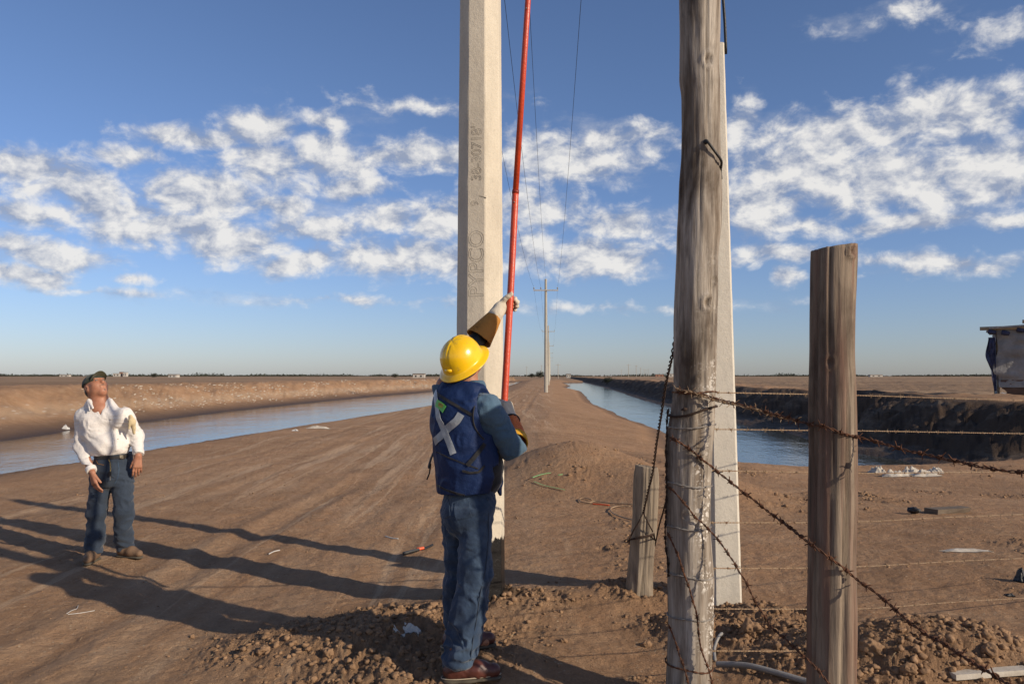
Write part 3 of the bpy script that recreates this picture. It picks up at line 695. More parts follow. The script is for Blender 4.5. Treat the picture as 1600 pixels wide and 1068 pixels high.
barbed(W3([(1058, 611, 3.90), (1075, 612, 3.865), (1095, 616, 3.855), (1116, 622, 3.86), (1160, 633, 3.80), (1200, 645, 3.72), (1240, 655, 3.50), (1270, 663, 3.35), (1292, 667, 3.285), (1315, 676, 3.282), (1337, 681, 3.31), (1380, 692, 3.26), (1420, 703, 3.18), (1455, 710, 3.1), (1500, 722, 2.95), (1550, 732, 2.8), (1640, 740, 2.6)]),
       .0027, .0036, rust, 'thick tangled rusty wire crossing the timber post near its middle', .07, .085, .022, jit=.004, br=.0024)
barbed(W3([(1056, 607, 3.90), (1078, 611, 3.86), (1100, 620, 3.85), (1130, 629, 3.84), (1180, 640, 3.76), (1215, 652, 3.7), (1250, 657, 3.6)]), .0024, .003, wire_pale, 'frayed pale wire end bunched at the top ring of the tall pole', .05, .055, .024, jit=.006, br=.0018)
barbed(W3([(1046, 683, 3.87), (1060, 690, 3.865), (1085, 707, 3.86), (1112, 729, 3.86), (1150, 759, 3.80), (1200, 798, 3.68), (1240, 828, 3.44), (1264, 847, 3.34), (1285, 862, 3.292), (1315, 884, 3.285), (1336, 902, 3.29), (1380, 935, 3.18), (1430, 978, 2.98), (1480, 1008, 2.76), (1530, 1040, 2.55), (1570, 1064, 2.4), (1640, 1110, 2.2)]),
       .0030, .0033, rust, 'long rusty barbed strand slanting down to the lower right corner', .075, .085, .018, jit=.002, br=.0028)
barbed(W3([(1043, 759, 3.87), (1060, 776, 3.86), (1085, 805, 3.85), (1110, 829, 3.86), (1135, 860, 3.82), (1160, 900, 3.75), (1200, 972, 3.66), (1230, 1000, 3.5), (1262, 1030, 3.34), (1290, 1060, 3.29), (1315, 1085, 3.27)]),
       .0025, .0028, rust, 'rusty strand dropping steeply from the tall pole to the foot of the timber post', .06, .08, .016, jit=.003, br=.0022)
barbed(W3([(1043, 831, 3.87), (1056, 860, 3.86), (1072, 905, 3.855), (1088, 960, 3.85), (1095, 1010, 3.84), (1108, 1050, 3.82), (1118, 1085, 3.8)]), .0026, .0026, rust, 'rusty strand hanging down the face of the tall pole below its middle rings', .05, .075, .013, jit=.003, br=.0018)
barbed(W3([(1045, 975, 3.87), (1056, 1002, 3.86), (1066, 1035, 3.85), (1076, 1070, 3.84), (1082, 1090, 3.84)]), .0024, .0024, rust, 'short rusty strand at the foot of the tall pole', .05, .08, .012, jit=.003, br=.0016)
barbed(W3([(1043, 640, 3.95), (1041, 700, 3.95), (1041, 760, 3.95), (1040, 800, 3.95), (1041, 860, 3.95), (1045, 900, 3.95)]), .0026, .0026, rust_dark, 'dark wire hanging along the left edge of the tall pole', .05, .06, .010, jit=.004, br=.0018)
# twisted guy wires to the stump
def twisted(pts, sr, hr, mat, label, pitch=.05):
    mb = MB(); _, L = spline(pts, 8); N = int(L / .006); ctr, _ = spline(pts, N)
    for st in (0, 1):
        path = []
        for i in range(N + 1):
            t = (ctr[min(i + 1, N)] - ctr[max(i - 1, 0)]).normalized(); a = t.cross(Vector((0, 1, .1))).normalized(); b = t.cross(a); ph = 2 * math.pi * i * L / N / pitch + st * math.pi
            path.append(ctr[i] + (a * math.cos(ph) + b * math.sin(ph)) * hr)
        mb.tube(path, sr, 5, cap=False)
    return tag(build(mb, 'guy_wire', mat, None, tuple(ctr[0]), smooth=True), label, 'guy wire')
yk = YS - .13
twisted([P(1056, 520, 4.02), P(1049, 560, 4.15), P(1040, 600, 4.4), P(1034, 640, 4.6), P(1026, 690, 4.95), P(1020, 735, 5.2), P(1013, 765, 5.4), P(1005, 800, yk)], .0042, .0055, rust_dark, 'twisted dark guy wire running down from the tall pole to the short post', .085)
mb = MB()
for path in ([(1005, 800, yk), (998, 815, yk), (990, 828, yk + .03), (984, 840, yk + .07)], [(1005, 800, yk), (1012, 815, yk), (1020, 830, yk + .04)], [(980, 846, YS - .03), (985, 842, yk + .05), (1000, 838, yk), (1015, 836, yk + .03), (1022, 836, yk + .09)],
             [(981, 843, YS - .03), (990, 842, yk + .01), (1008, 838, yk), (1022, 833, yk + .06), (1024, 845, yk + .1), (1018, 838, yk + .06)], [(975, 845, yk - .02), (981, 841, yk), (984, 836, yk + .05), (983, 850, yk + .04)], [(1040, 785, 4.2), (1036, 800, 4.6), (1030, 820, 5.0), (1026, 840, YS - .06), (1023, 852, YS)]):
    mb.tube([P(*q) for q in path], .0052, 6)
tag(build(mb, 'wire_lashing', rust_dark, None, tuple(P(1000, 838, yk)), smooth=True), 'black wire loop lashed round the middle of the short post', 'wire lashing')
#@@THINGS
# ================================================================== ground litter and small things
def gz(u, v, z0=0.0):
    """point of the terrain seen at pixel (u, v)"""
    d = ray(u, v); z = z0
    for _ in range(6):
        k = (z - CAMH) / d.z; z = .5 * z + .5 * H(d.x * k, d.y * k)
    k = (z - CAMH) / d.z; return Vector((d.x * k, d.y * k, z))
white_p = simple('white_plastic', (.62, .60, .55), (.45, .43, .4), 20, .45, .4)
green_p = simple('pale_green_strap', (.28, .55, .22), (.2, .42, .16), 10, .4, .4); orange_p = simple('orange_plastic', (.75, .10, .02), (.5, .07, .02), 10, .45)
bone = simple('bleached_board', (.55, .5, .42), (.4, .35, .28), 15, .8); darkwood = simple('damp_plank', (.16, .125, .09), (.10, .075, .055), 6, .9)
clod_m = simple('soil_clod', (.31, .195, .115), (.20, .122, .07), 9, .95, .1, 60, .006)
def rock(name, c_, r, label, mat, cat='clod', group=None, sq=.75, seed=0):
    import mathutils
    bm_ = __import__('bmesh').new(); __import__('bmesh').ops.create_icosphere(bm_, subdivisions=4, radius=1)
    co = np.array([v.co[:] for v in bm_.verts]); d = 1 + .30 * vn3(co * 1.6 + seed * 7, seed) + .22 * vn3(co * 3.4 + 5, seed) + .10 * vn3(co * 9, seed)
    co = co * d[:, None] * np.array([r, r * .8, r * sq]); a = seed * 1.7
    rot = np.array([[math.cos(a), -math.sin(a), 0], [math.sin(a), math.cos(a), 0], [0, 0, 1]]); co = co @ rot.T + np.array(c_)
    for v, q in zip(bm_.verts, co): v.co = q
    me = bpy.data.meshes.new(name); bm_.to_mesh(me); bm_.free(); return tag(link(name, me, mat, None, c_), label, cat, group)
for i, (u, v, r, lab) in enumerate(((1172, 985, .085, 'largest angular clod at the foot of the concrete stub'), (412, 1018, .045, 'pale rounded clod near the lower left of the churned soil'), (512, 1022, .045, 'upright clod beside the small ditch left of the man in the vest'),
        (487, 1064, .035, 'light round stone at the bottom edge of the picture'), (1105, 1030, .05, 'grey lump leaning on the foot of the tall wooden pole'), (715, 985, .035, 'small clod behind the boots of the man in the vest'), (880, 1002, .03, 'small sunlit clod on the bare soil right of the boots'),
        (1480, 985, .06, 'dark clod on top of the dirt heap behind the slanting wire'), (1362, 1015, .07, 'knobbly clod at the left end of the dirt heap'), (1545, 1020, .06, 'clod at the right side of the dirt heap'), (1420, 1048, .05, 'clod low on the front of the dirt heap'), (300, 995, .022, 'small lone clod on the smooth track'), (1010, 1008, .04, 'flat clod between the short post and the tall pole'))):
    p = gz(u, v); rock('soil_clod', (p.x, p.y, p.z + r * .18), r * .8, lab, clod_m, 'clod', 'large clods of soil', seed=i + 1)
# countless small clods
def clods():
    rnd = np.random.RandomState(3); t = (1 + 5 ** .5) / 2
    iv = np.array([(-1, t, 0), (1, t, 0), (-1, -t, 0), (1, -t, 0), (0, -1, t), (0, 1, t), (0, -1, -t), (0, 1, -t), (t, 0, -1), (t, 0, 1), (-t, 0, -1), (-t, 0, 1)]) / 1.9
    fi = [(0, 11, 5), (0, 5, 1), (0, 1, 7), (0, 7, 10), (0, 10, 11), (1, 5, 9), (5, 11, 4), (11, 10, 2), (10, 7, 6), (7, 1, 8), (3, 9, 4), (3, 4, 2), (3, 2, 6), (3, 6, 8), (3, 8, 9), (4, 9, 5), (2, 4, 11), (6, 2, 10), (8, 6, 7), (9, 8, 1)]
    # subdivide once
    V = [tuple(v) for v in iv]; Fc = []; cache = {}
    def mid(a, b):
        k = (min(a, b), max(a, b))
        if k not in cache: m_ = (np.array(V[a]) + np.array(V[b])) / 2; m_ = m_ / np.linalg.norm(m_); V.append(tuple(m_)); cache[k] = len(V) - 1
        return cache[k]
    for a, b, c_ in fi: x, y, z = mid(a, b), mid(b, c_), mid(c_, a); Fc += [(a, x, z), (b, y, x), (c_, z, y), (x, y, z)]
    V = np.array(V); Fc = np.array(Fc)
    n = 110000; yy = 2.4 * (18 / 2.4) ** rnd.rand(n); xx = (rnd.rand(n) * 2 - 1) * (yy * .7 + .4)
    _, _, lo, _, iw = height(xx, yy, False); keep = (rnd.rand(n) < np.clip(lo - .12, 0, 1) ** 1.6 * .75 + .022) & ~iw
    xx, yy, lo = xx[keep], yy[keep], lo[keep]; hz = height(xx, yy)[0]; n = len(xx)
    r = (.003 + .017 * rnd.rand(n) ** 3.4) * (.32 + .95 * lo) * np.clip(yy / 5, 1, 2)
    J = 1 + .75 * (rnd.rand(n, len(V)) - .5); sq = np.stack([np.ones(n), .6 + .5 * rnd.rand(n), .5 + .4 * rnd.rand(n)], 1)
    P_ = V[None] * J[..., None] * sq[:, None] * r[:, None, None]; a = rnd.rand(n) * 6.28; ca, sa = np.cos(a)[:, None], np.sin(a)[:, None]
    X_ = P_[..., 0] * ca - P_[..., 1] * sa + xx[:, None]; Y_ = P_[..., 0] * sa + P_[..., 1] * ca + yy[:, None]; Z_ = P_[..., 2] + (hz + r * .15)[:, None]
    me = npmesh('loose_clods', np.stack([X_, Y_, Z_], -1).reshape(-1, 3), (Fc[None] + (np.arange(n) * len(V))[:, None, None]).reshape(-1, 3))
    tag(link('loose_clods', me, clod_m, smooth=False), 'crumbled soil and pebbles strewn over the churned ground', kind='stuff'); print('clods', n)
clods()
def straw():
    rnd = np.random.RandomState(21); n = 1400; yy = 3.2 * (12 / 3.2) ** rnd.rand(n); xx = (rnd.rand(n) * 2 - 1) * yy * .68; lo = height(xx, yy, False)[2]; k = rnd.rand(n) < .06 + .3 * lo
    xx, yy = xx[k], yy[k]; a = rnd.rand(len(xx)) * 6.28; L = .02 + .07 * rnd.rand(len(xx)) ** 2; hz = height(xx, yy)[0]; h2 = height(xx + np.cos(a) * L, yy + np.sin(a) * L)[0]; mb = MB()
    for i in range(len(xx)):
        p = Vector((xx[i], yy[i], hz[i] + .006)); q = Vector((xx[i] + math.cos(a[i]) * L[i], yy[i] + math.sin(a[i]) * L[i], h2[i] + .008)); m_ = (p + q) / 2 + Vector((rnd.randn() * .005, rnd.randn() * .005, .008)); mb.tube([p, m_, q], .0011, 3)
    tag(build(mb, 'dry_straw', simple('straw', (.40, .31, .19), (.16, .11, .07), 3, .9), None, None), 'bits of dry straw and roots lying over the soil', kind='stuff')
straw()
# white litter flecks on the far left bank
def litter():
    rnd = np.random.RandomState(9); mb = MB(); k = 0
    pts = np.array(L_far); 
    n = 6000; s_ = rnd.rand(n) ** 1.5; yv = 22 + s_ * 130; xe = np.interp(yv, pts[:, 1], pts[:, 0]); x = xe - 2.2 - rnd.rand(n) * 4.2 - rnd.randn(n) * .3
    ok = vn2(x * .4, yv * .25, 7) > -.1; x, yv = x[ok][:2600], yv[ok][:2600]; zz = height(x, yv)[0]
    for i in range(len(x)):
        r = (.008 + .04 * rnd.rand() ** 5) * (1 + yv[i] / 90); mb.box((x[i], yv[i], zz[i] + r * .3), (r * 2, r * 1.4, r * .8), (Vector((1, .3, .3)).normalized(), Vector((-.3, 1, 0)).normalized(), Vector((-.3, 0, 1)).normalized()), jit=r * .5)
    tag(build(mb, 'white_rubble', bone, None, None), 'pale shell and salt rubble scattered on the far left bank', kind='stuff')
litter()
def rag(name, u, v, w_, h_, mat, label, cat, seed=0, y=None, lift=.0, hgt=.5):
    """crumpled sheet lying on the ground"""
    c_ = gz(u, v); n = 22; mb = MB(); V = []; rad = w_ / 2
    A_, B_ = [k.ravel() for k in np.meshgrid(np.linspace(-1, 1, n), np.linspace(-1, 1, n), indexing='ij')]
    x = A_ * w_ / 2 * (1 + .25 * vn2(B_ * 2, A_ * 0 + seed + 1., seed)); y_ = B_ * h_ / 2 * (1 + .3 * vn2(A_ * 2, A_ * 0 + seed + 3., seed))
    e = np.clip(1 - np.maximum(abs(A_), abs(B_)) ** 2, 0, 1); z = e * hgt * h_ * (.5 + .5 * abs(fbm2(A_ * 2.3 + seed, B_ * 2.3, 3, seed)) * 2); hz = height(c_.x + x, c_.y + y_)[0]
    for top in (1, 0): V += [(c_.x + x[k], c_.y + y_[k], hz[k] + lift + z[k] + (.006 if top else -.02)) for k in range(n * n)]
    Fc = []
    for i in range(n - 1):
        for j in range(n - 1):
            q = i * n + j; Fc.append((q, q + n, q + n + 1, q + 1)); q += n * n; Fc.append((q, q + 1, q + n + 1, q + n))
    for i in range(n - 1):
        for a, b in (((i, 0), (i + 1, 0)), ((i + 1, n - 1), (i, n - 1)), ((0, i + 1), (0, i)), ((n - 1, i), (n - 1, i + 1))):
            q, r_ = a[0] * n + a[1], b[0] * n + b[1]; Fc.append((q, r_, r_ + n * n, q + n * n))
    mb.add(V, Fc); return tag(build(mb, name, mat, None, tuple(c_), smooth=True), label, cat)
rag('plastic_bag', 103, 670, .27, .26, white_p, 'crumpled white bag lying at the far edge of the left canal', 'plastic bag', 2, hgt=.7)
rag('paper_scrap', 644, 982, .09, .05, white_p, 'torn white paper scrap in the churned soil left of the jeans', 'paper scrap', 3, hgt=.5)
rag('paper_scrap', 624, 990, .06, .03, white_p, 'flat dirty white scrap just left of the torn paper', 'paper scrap', 4, hgt=.3)
rag('dirty_rag', 1510, 861, .40, .12, bone, 'whitish flattened rag on the dry flat behind the timber post', 'rag', 5, hgt=.18)
for i, (u, v, a, b, lab) in enumerate(((1372, 738, .28, .3, 'left lump of white rubble at the near shore of the pool'), (1398, 743, .45, .25, 'low white rubble patch at the shore of the pool'), (1424, 740, .4, .3, 'peaked white rubble at the shore of the pool'), (1462, 738, .28, .25, 'rightmost white lump at the end of the pool'), (1445, 743, .5, .25, 'flat grey-white rubble between the peaked lump and the rightmost lump'))):
    rag('white_rubble_lump', u, v, a, b, bone, lab, 'rubble', 10 + i, hgt=.55)
rag('plastic_litter', 497, 669, .75, .16, bone, 'long bleached branch-like litter on the near bank of the left canal', 'litter', 21, hgt=.5)
rag('plastic_litter', 461, 673, .18, .12, white_p, 'tiny white scrap just left of the long bleached litter', 'litter', 22)
rag('dark_scrap', 1597, 908, .08, .10, black_m, 'dark crumpled scrap cut by the right edge of the picture', 'scrap', 23, hgt=.9)
rag('dark_scrap', 1578, 931, .06, .03, black_m, 'small dark scrap just below the crumpled one at the right edge', 'scrap', 24, hgt=.6)
def strip(name, pts, w_, mat, label, cat, lift=.008, group=None, flat=.3):
    mb = MB(); P0 = []
    for q in pts:
        p = gz(q[0], q[1]); P0.append(Vector((p.x, p.y, p.z + lift + (q[2] if len(q) > 2 else 0))))
    sp_, _ = spline(P0, 8 * len(P0)); mb.tube(sp_, w_, 6, flat=flat); return tag(build(mb, name, mat, None, tuple(P0[0]), smooth=True), label, cat, group)
strip('plastic_strap', [(832, 751), (845, 746.5), (862, 743.5), (880, 743), (879, 746), (872, 747)], .013, green_p, 'bright pale green plastic strap curled on the mound', 'plastic strap', .05)
strip('plastic_strap', [(834, 754), (850, 760), (868, 764), (882, 767)], .010, green_p, 'duller green strap below the bright green one on the mound', 'plastic strap', .02)
strip('cable_scrap', [(925, 783), (915, 780), (906, 781), (908, 786), (922, 787), (930, 785), (955, 788), (990, 790), (1040, 794), (1150, 797)], .008, wire_pale, 'pale looped cable lying left of the short post', 'cable', .02, flat=1)
strip('cable_scrap', [(985, 793), (965, 793), (954, 797), (958, 804), (972, 810), (990, 815)], .008, wire_pale, 'bent end of pale cable curling beside the short post', 'cable', .02, flat=1)
strip('red_rod', [(926, 788), (952, 790)], .008, orange_p, 'thin red rod lying under the looped cable', 'rod', .01, flat=1)
strip('wire_scrap', [(104, 959), (112, 954), (120, 951), (122, 946)], .0022, white_p, 'thin white string loop on the smooth dirt below the man in the white shirt', 'string', .004, flat=1)
strip('wire_scrap', [(106, 960), (125, 958), (148, 954)], .0022, white_p, 'straight thin white string beside the string loop', 'string', .004, flat=1)
strip('wire_scrap', [(602, 838), (612, 841), (622, 842)], .006, white_p, 'short white fibre on the dirt above the orange handle', 'string', .006, flat=1)
strip('wire_scrap', [(420, 866), (428, 862), (437, 860)], .005, white_p, 'short white twig-like fibre between the long pole shadows', 'string', .006, flat=1)
strip('drain_hose', [(1120, 1046, .02), (1165, 1048, .02), (1210, 1056, .01), (1255, 1066, 0), (1300, 1078, 0)], .016, simple('grey_hose', (.3, .29, .27), (.2, .19, .18), 9, .5), 'grey hose half buried in the churned soil right of the tall pole', 'hose', .012, flat=1)
strip('drain_hose', [(1128, 1000, .03), (1122, 1010, .04), (1116, 1022, .02), (1117, 1034, 0)], .010, simple('grey_cord', (.34, .32, .29), (.2, .19, .18), 9, .5), 'short bent grey cord by the foot of the tall pole', 'cord', .012, flat=1)
p = gz(655, 862); root = empty('hand_tool', tuple(p), 'dark tool with orange handle lying on the dirt left of the jeans', 'hand tool')
mb = MB(); q = gz(630, 868); mb.tube([(q.x, q.y, q.z + .02), (p.x, p.y, p.z + .025)], [.018, .014], 6); build(mb, 'blade', black_m, root)
q = gz(662, 860.5); mb = MB(); mb.tube([(p.x - .02, p.y, p.z + .025), (q.x, q.y, q.z + .03)], [.015, .013], 8); build(mb, 'handle', orange_p, root)
q2 = gz(676, 854); mb = MB(); mb.tube([(q.x, q.y, q.z + .02), (q2.x, q2.y, q2.z + .02)], [.01, .012], 8); build(mb, 'shank', black_m, root)
a, b = gz(1428, 802), gz(1503, 797); mid = (a + b) / 2; ax = (b - a).normalized(); ay = Vector((-ax.y, ax.x, 0)).normalized()
mb = MB(); mb.box((mid.x + .12, mid.y, mid.z + .02), ((b - a).length * .7, .16, .07), (ax, ay, ax.cross(ay)), jit=.025); tag(build(mb, 'old_plank', darkwood, None, tuple(mid)), 'grey plank end with a dark hollow lying on the flat right of the timber post', 'plank')
rock('dark_lump', (a.x, a.y, a.z + .04), .07, 'black lump at the left end of the grey plank', black_m, 'lump', seed=31, sq=.5)  # small flattened black lump beside the plank end
a, b = gz(1488, 1064), gz(1640, 1052); mid = (a + b) / 2; ax = (b - a).normalized(); ay = Vector((-ax.y, ax.x, 0)).normalized()
mb = MB(); mb.box((mid.x, mid.y, mid.z + .03), ((b - a).length, .06, .025), (ax, ay, ax.cross(ay)), jit=.006); tag(build(mb, 'white_board', bone, None, tuple(mid)), 'whitish board end at the lower right corner in front of the dirt heap', 'board')

# ---------------- shack on the right bank
YK = 32.0
tarp = simple('blue_grey_tarp', (.31, .305, .30), (.15, .145, .14), 1.6, .75, .3, 9, .03); tarp_b = simple('brown_sheet', (.12, .075, .055), (.08, .055, .045), 2, .85); blue_cloth = simple('blue_cloth', (.05, .06, .12), (.03, .035, .07), 2, .8)
logm = simple('pole_timber', (.42, .33, .22), (.25, .19, .12), 3, .8); greenw = simple('lime_sheet', (.5, .8, .35), (.45, .7, .3), 3, .6)
zk = H(P(1575, 600, YK).x, YK); k0 = P(1552, 600, YK)
sh = empty('shack', (k0.x + .1, YK, zk), 'makeshift tarpaulin shack with pole roof on the right bank at the picture edge', 'shack')
def cloth(name, x0, x1, z0, z1, y, mat, seed, amp=.12, axis=0, nx=30, nz=36, edge=.12):
    mb = MB(); V = []; th = .03
    for side in (0, 1):
        for i in range(nz):
            for j in range(nx):
                s_, t_ = j / (nx - 1), i / (nz - 1); x = x0 + (x1 - x0) * s_ + edge * vn2(np.array([t_ * 3.]), np.array([seed + 0.]), seed)[0] * (1 - s_); z = z0 + (z1 - z0) * t_
                d = amp * (abs(fbm2(np.array([s_ * 3 + seed]), np.array([t_ * 3.5]), 4, seed)[0]) * 2 - .3) + (th if side else 0)
                V.append((x, y - d, z) if axis == 0 else (y + d, x, z))
    Fc = []
    for i in range(nz - 1):
        for j in range(nx - 1):
            q = i * nx + j; Fc.append((q, q + 1, q + nx + 1, q + nx)); q += nx * nz; Fc.append((q, q + nx, q + nx + 1, q + 1))
    mb.add(V, Fc); return build(mb, name, mat, sh, smooth=True)
top = P(1560, 523, YK).z; mid_z = P(1560, 595, YK).z; cloth('tarp_wall', k0.x + .1, k0.x + 4.2, mid_z - .25, top + .25, YK, tarp, 3, .16)
cloth('tarp_wall', YK, YK + 3, zk - .1, top + .1, k0.x + .15, tarp, 4, .1, axis=1); cloth('lower_sheet', k0.x + .35, k0.x + 4.2, zk - .05, mid_z + .05, YK + .02, tarp_b, 5, .06)
cloth('hanging_cloth', k0.x - .10, k0.x + .12, zk + .25, top - .1, YK - .05, blue_cloth, 6, .16, edge=.22, nx=12)
mb = MB(); mb.box((P(1600, 580, YK).x + .12, YK - .12, P(1600, 580, YK).z), (.3, .05, .42)); build(mb, 'lime_panel', greenw, sh)
for x, y in ((k0.x + .2, YK + .1), (k0.x + 4, YK + .1), (k0.x + .2, YK + 2.9), (k0.x + 4, YK + 2.9)): mb = MB(); mb.tube([(x, y, zk - .3), (x, y, top + .35)], .06, 8); build(mb, 'corner_post', logm, sh)
for (u0, v0, u1, v1, y) in ((1534, 513, 1680, 512, YK - .1), (1590, 504, 1690, 504, YK - .25), (1548, 518, 1680, 516, YK + 1.2), (1550, 514, 1680, 511, YK + 2.8)):
    a, b = P(u0, v0, YK), P(u1, v1, YK); mb = MB(); mb.tube([(a.x, y, a.z), (b.x, y, b.z)], [.075, .09], 9); build(mb, 'roof_pole', logm, sh, smooth=True)
a = P(1548, 511, YK); mb = MB(); mb.box((a.x + 2.1, YK + 1.4, a.z + .08), (4.3, 3.3, .07), (Vector((1, 0, .055)).normalized(), Vector((0, 1, 0)), Vector((-.055, 0, 1)).normalized())); build(mb, 'roof_sheet', tarp, sh)
for i, (u, v) in enumerate(((1552, 519), (1570, 521), (1590, 517))): p = P(u, v, YK - .1); mb = MB(); mb.tube([p + Vector((-.1, 0, .05)), p + Vector((.15, -.05, -.02))], [.11, .08], 7); build(mb, 'rag_bundle', blue_cloth, sh, smooth=True)
sh.rotation_euler.z = R(-29)
rag('blue_tarp_scrap', 1585, 624, 1.6, .8, tarp, 'blue-grey tarpaulin scrap spread on the ground in front of the shack', 'tarpaulin', 41, hgt=.25)

# ---------------- horizon: tree line, a few bushes, far buildings
scrub_m = simple('far_scrub', (.055, .06, .045), (.035, .04, .03), .05, .95, .1)
def scrub_mass(name, boxes, n, size, seed=0):
    rnd = np.random.RandomState(seed); V = []; 
    cs = []
    for _ in range(n):
        b = boxes[rnd.randint(len(boxes))]; cs.append((rnd.uniform(b[0], b[1]), rnd.uniform(b[2], b[3]), b[4] * (rnd.rand() ** 1.8)))
    cs = np.array(cs); k = 1; tri = rnd.randn(n, 3, 3) * size
    V = (cs[:, None] + tri).reshape(-1, 3); V[:, 2] = np.abs(V[:, 2]); return npmesh(name, V, np.arange(n * 3).reshape(-1, 3))
boxes = []
rnd_ = random.Random(4)
for i in range(170):
    a_ = rnd_.uniform(-.75, .75); d_ = rnd_.uniform(1700, 2600); w_ = rnd_.uniform(15, 90); hgt = rnd_.uniform(1.0, 4.6) * (1.9 if rnd_.random() < .15 else 1)
    boxes.append((d_ * a_ - w_, d_ * a_ + w_, d_, d_ + 60, hgt))
tag(link('far_treeline', scrub_mass('far_treeline', boxes, 45000, 1.6, 2), scrub_m, smooth=False), 'low dark line of scrub along the whole horizon', kind='stuff')
for i, (u, yy, r, lab) in enumerate(((241, 620, 2.2, 'dark round bush on the horizon left of the middle of the left plain'), (617, 560, 1.8, 'small dark bush on the horizon just left of the hard hat'), (844, 640, 3.2, 'dark bush on the horizon beside the row of far poles'), (831, 700, 2.2, 'smaller bush left of the dark bush by the far poles'), (950, 190, 1.0, 'low shrub on the crest of the right canal bank'))):
    a = P(u, 587, yy); z0 = .6 if yy > 200 else H(a.x, yy); e = empty('bush', (a.x, yy, z0), lab, 'bush', 'lone bushes on the plain')
    rr = np.random.RandomState(i); n = 900; c_ = rr.randn(n, 3) * np.array([r * .55, r * .5, r * .35]) + np.array([a.x, yy, z0 + r * .7]); tri = rr.randn(n, 3, 3) * r * .09
    link('crown', npmesh('crown', (c_[:, None] + tri).reshape(-1, 3), np.arange(n * 3).reshape(-1, 3)), scrub_m, e, smooth=False)
    mb = MB(); mb.tube([(a.x, yy, z0 - .2), (a.x, yy, z0 + r)], [r * .08, r * .04], 6); build(mb, 'trunk', darkwood, e)
bw = simple('far_wall', (.5, .47, .42), (.4, .37, .33), .3, .9); rw = simple('far_brick', (.32, .17, .12), (.25, .14, .1), .3, .9); rf = simple('far_roof', (.2, .15, .12), (.16, .12, .1), .3, .9); dk = simple('far_opening', (.03, .03, .03), None, 1, .9)
for i, (u, yy, w_, h_, m_, lab) in enumerate(((183, 1100, 9, 4.5, bw, 'leftmost tall pale block of the far farmstead behind the capped man'), (190, 1105, 4, 6.5, rw, 'tall reddish tower block of the far farmstead'), (196, 1100, 5, 6, bw, 'pale middle tower of the far farmstead'), (160, 1150, 10, 3, bw, 'low white shed far off behind the brim of the cap'), (102, 1000, 12, 2.6, bw, 'low white shed on the left horizon'), (272, 500, 5, 2, bw, 'small white box on the left plain'),
        (655, 420, 6, 2.2, bw, 'low cream hut on the plain left of the vest'), (888, 500, 2.5, 2.2, bw, 'tiny white box on the plain beyond the canal bend'), (1052, 950, 14, 3.5, bw, 'pale far shed behind the twisted guy wire'), (1368, 900, 14, 2.4, bw, 'small pale house on the plain right of the timber post'), (1030, 1000, 10, 3, rw, 'reddish far shed on the right plain left of the tall pole'))):
    a = P(u, 587, yy); e = empty('far_building', (a.x, yy, .4), lab, 'building', 'far buildings on the plain'); mb = MB(); mb.box((a.x, yy, .4 + h_ / 2), (w_, 5, h_)); build(mb, 'wall', m_, e)
    mb = MB(); mb.box((a.x, yy, .4 + h_ + .15), (w_ + .6, 5.6, .3)); build(mb, 'roof', rf, e)
    for k in (-.25, .2): mb = MB(); mb.box((a.x + w_ * k, yy - 2.52, .4 + h_ * .5), (w_ * .14, .06, h_ * .4)); build(mb, 'window', dk, e)
#@@PEOPLE
# ================================================================== people: implicit bodies turned into one continuous surface
def A(*v): return np.array(v, float)
def smin(a, b, k):
    if k <= 0: return np.minimum(a, b)
    h = np.clip(.5 + .5 * (b - a) / k, 0, 1); return b + (a - b) * h - k * h * (1 - h)
class SD:
    """signed distance built from round cones and ellipsoids"""
    def __init__(s): s.ops = []
    def cone(s, a, b, ra, rb, k=.02, flat=None, ratio=1.0):
        s.ops.append(('c', np.array(a, float), np.array(b, float), ra, rb, k, None if flat is None else np.array(flat, float) / np.linalg.norm(flat), ratio)); return s
    def ell(s, c, ax, r, k=.02): s.ops.append(('e', np.array(c, float), np.array(ax, float), np.array(r, float), k)); return s
    def cut(s, fn, k=0): s.ops.append(('x', fn, k)); return s
    def addf(s, fn): s.ops.append(('a', fn)); return s
    def __call__(s, p):
        d = np.full(len(p), 1e3)
        for o in s.ops:
            if o[0] == 'c':
                _, a, b, ra, rb, k, fl, rt = o; ba = b - a; q = p - a; t = np.clip(q @ ba / (ba @ ba + 1e-12), 0, 1); q = q - t[:, None] * ba
                if fl is not None: q = q + (q @ fl)[:, None] * (1 / rt - 1) * fl
                d = smin(d, np.sqrt((q * q).sum(1)) - (ra + (rb - ra) * t), k)
            elif o[0] == 'e':
                _, c, ax, r, k = o; q = (p - c) @ ax.T; k0 = np.sqrt(((q / r) ** 2).sum(1)); k1 = np.sqrt(((q / r ** 2) ** 2).sum(1)) + 1e-9; d = smin(d, k0 * (k0 - 1) / k1, k)
            elif o[0] == 'x': c = o[1](p); d = -smin(-d, -c, o[2])
            else: d = d + o[1](p)
        return d
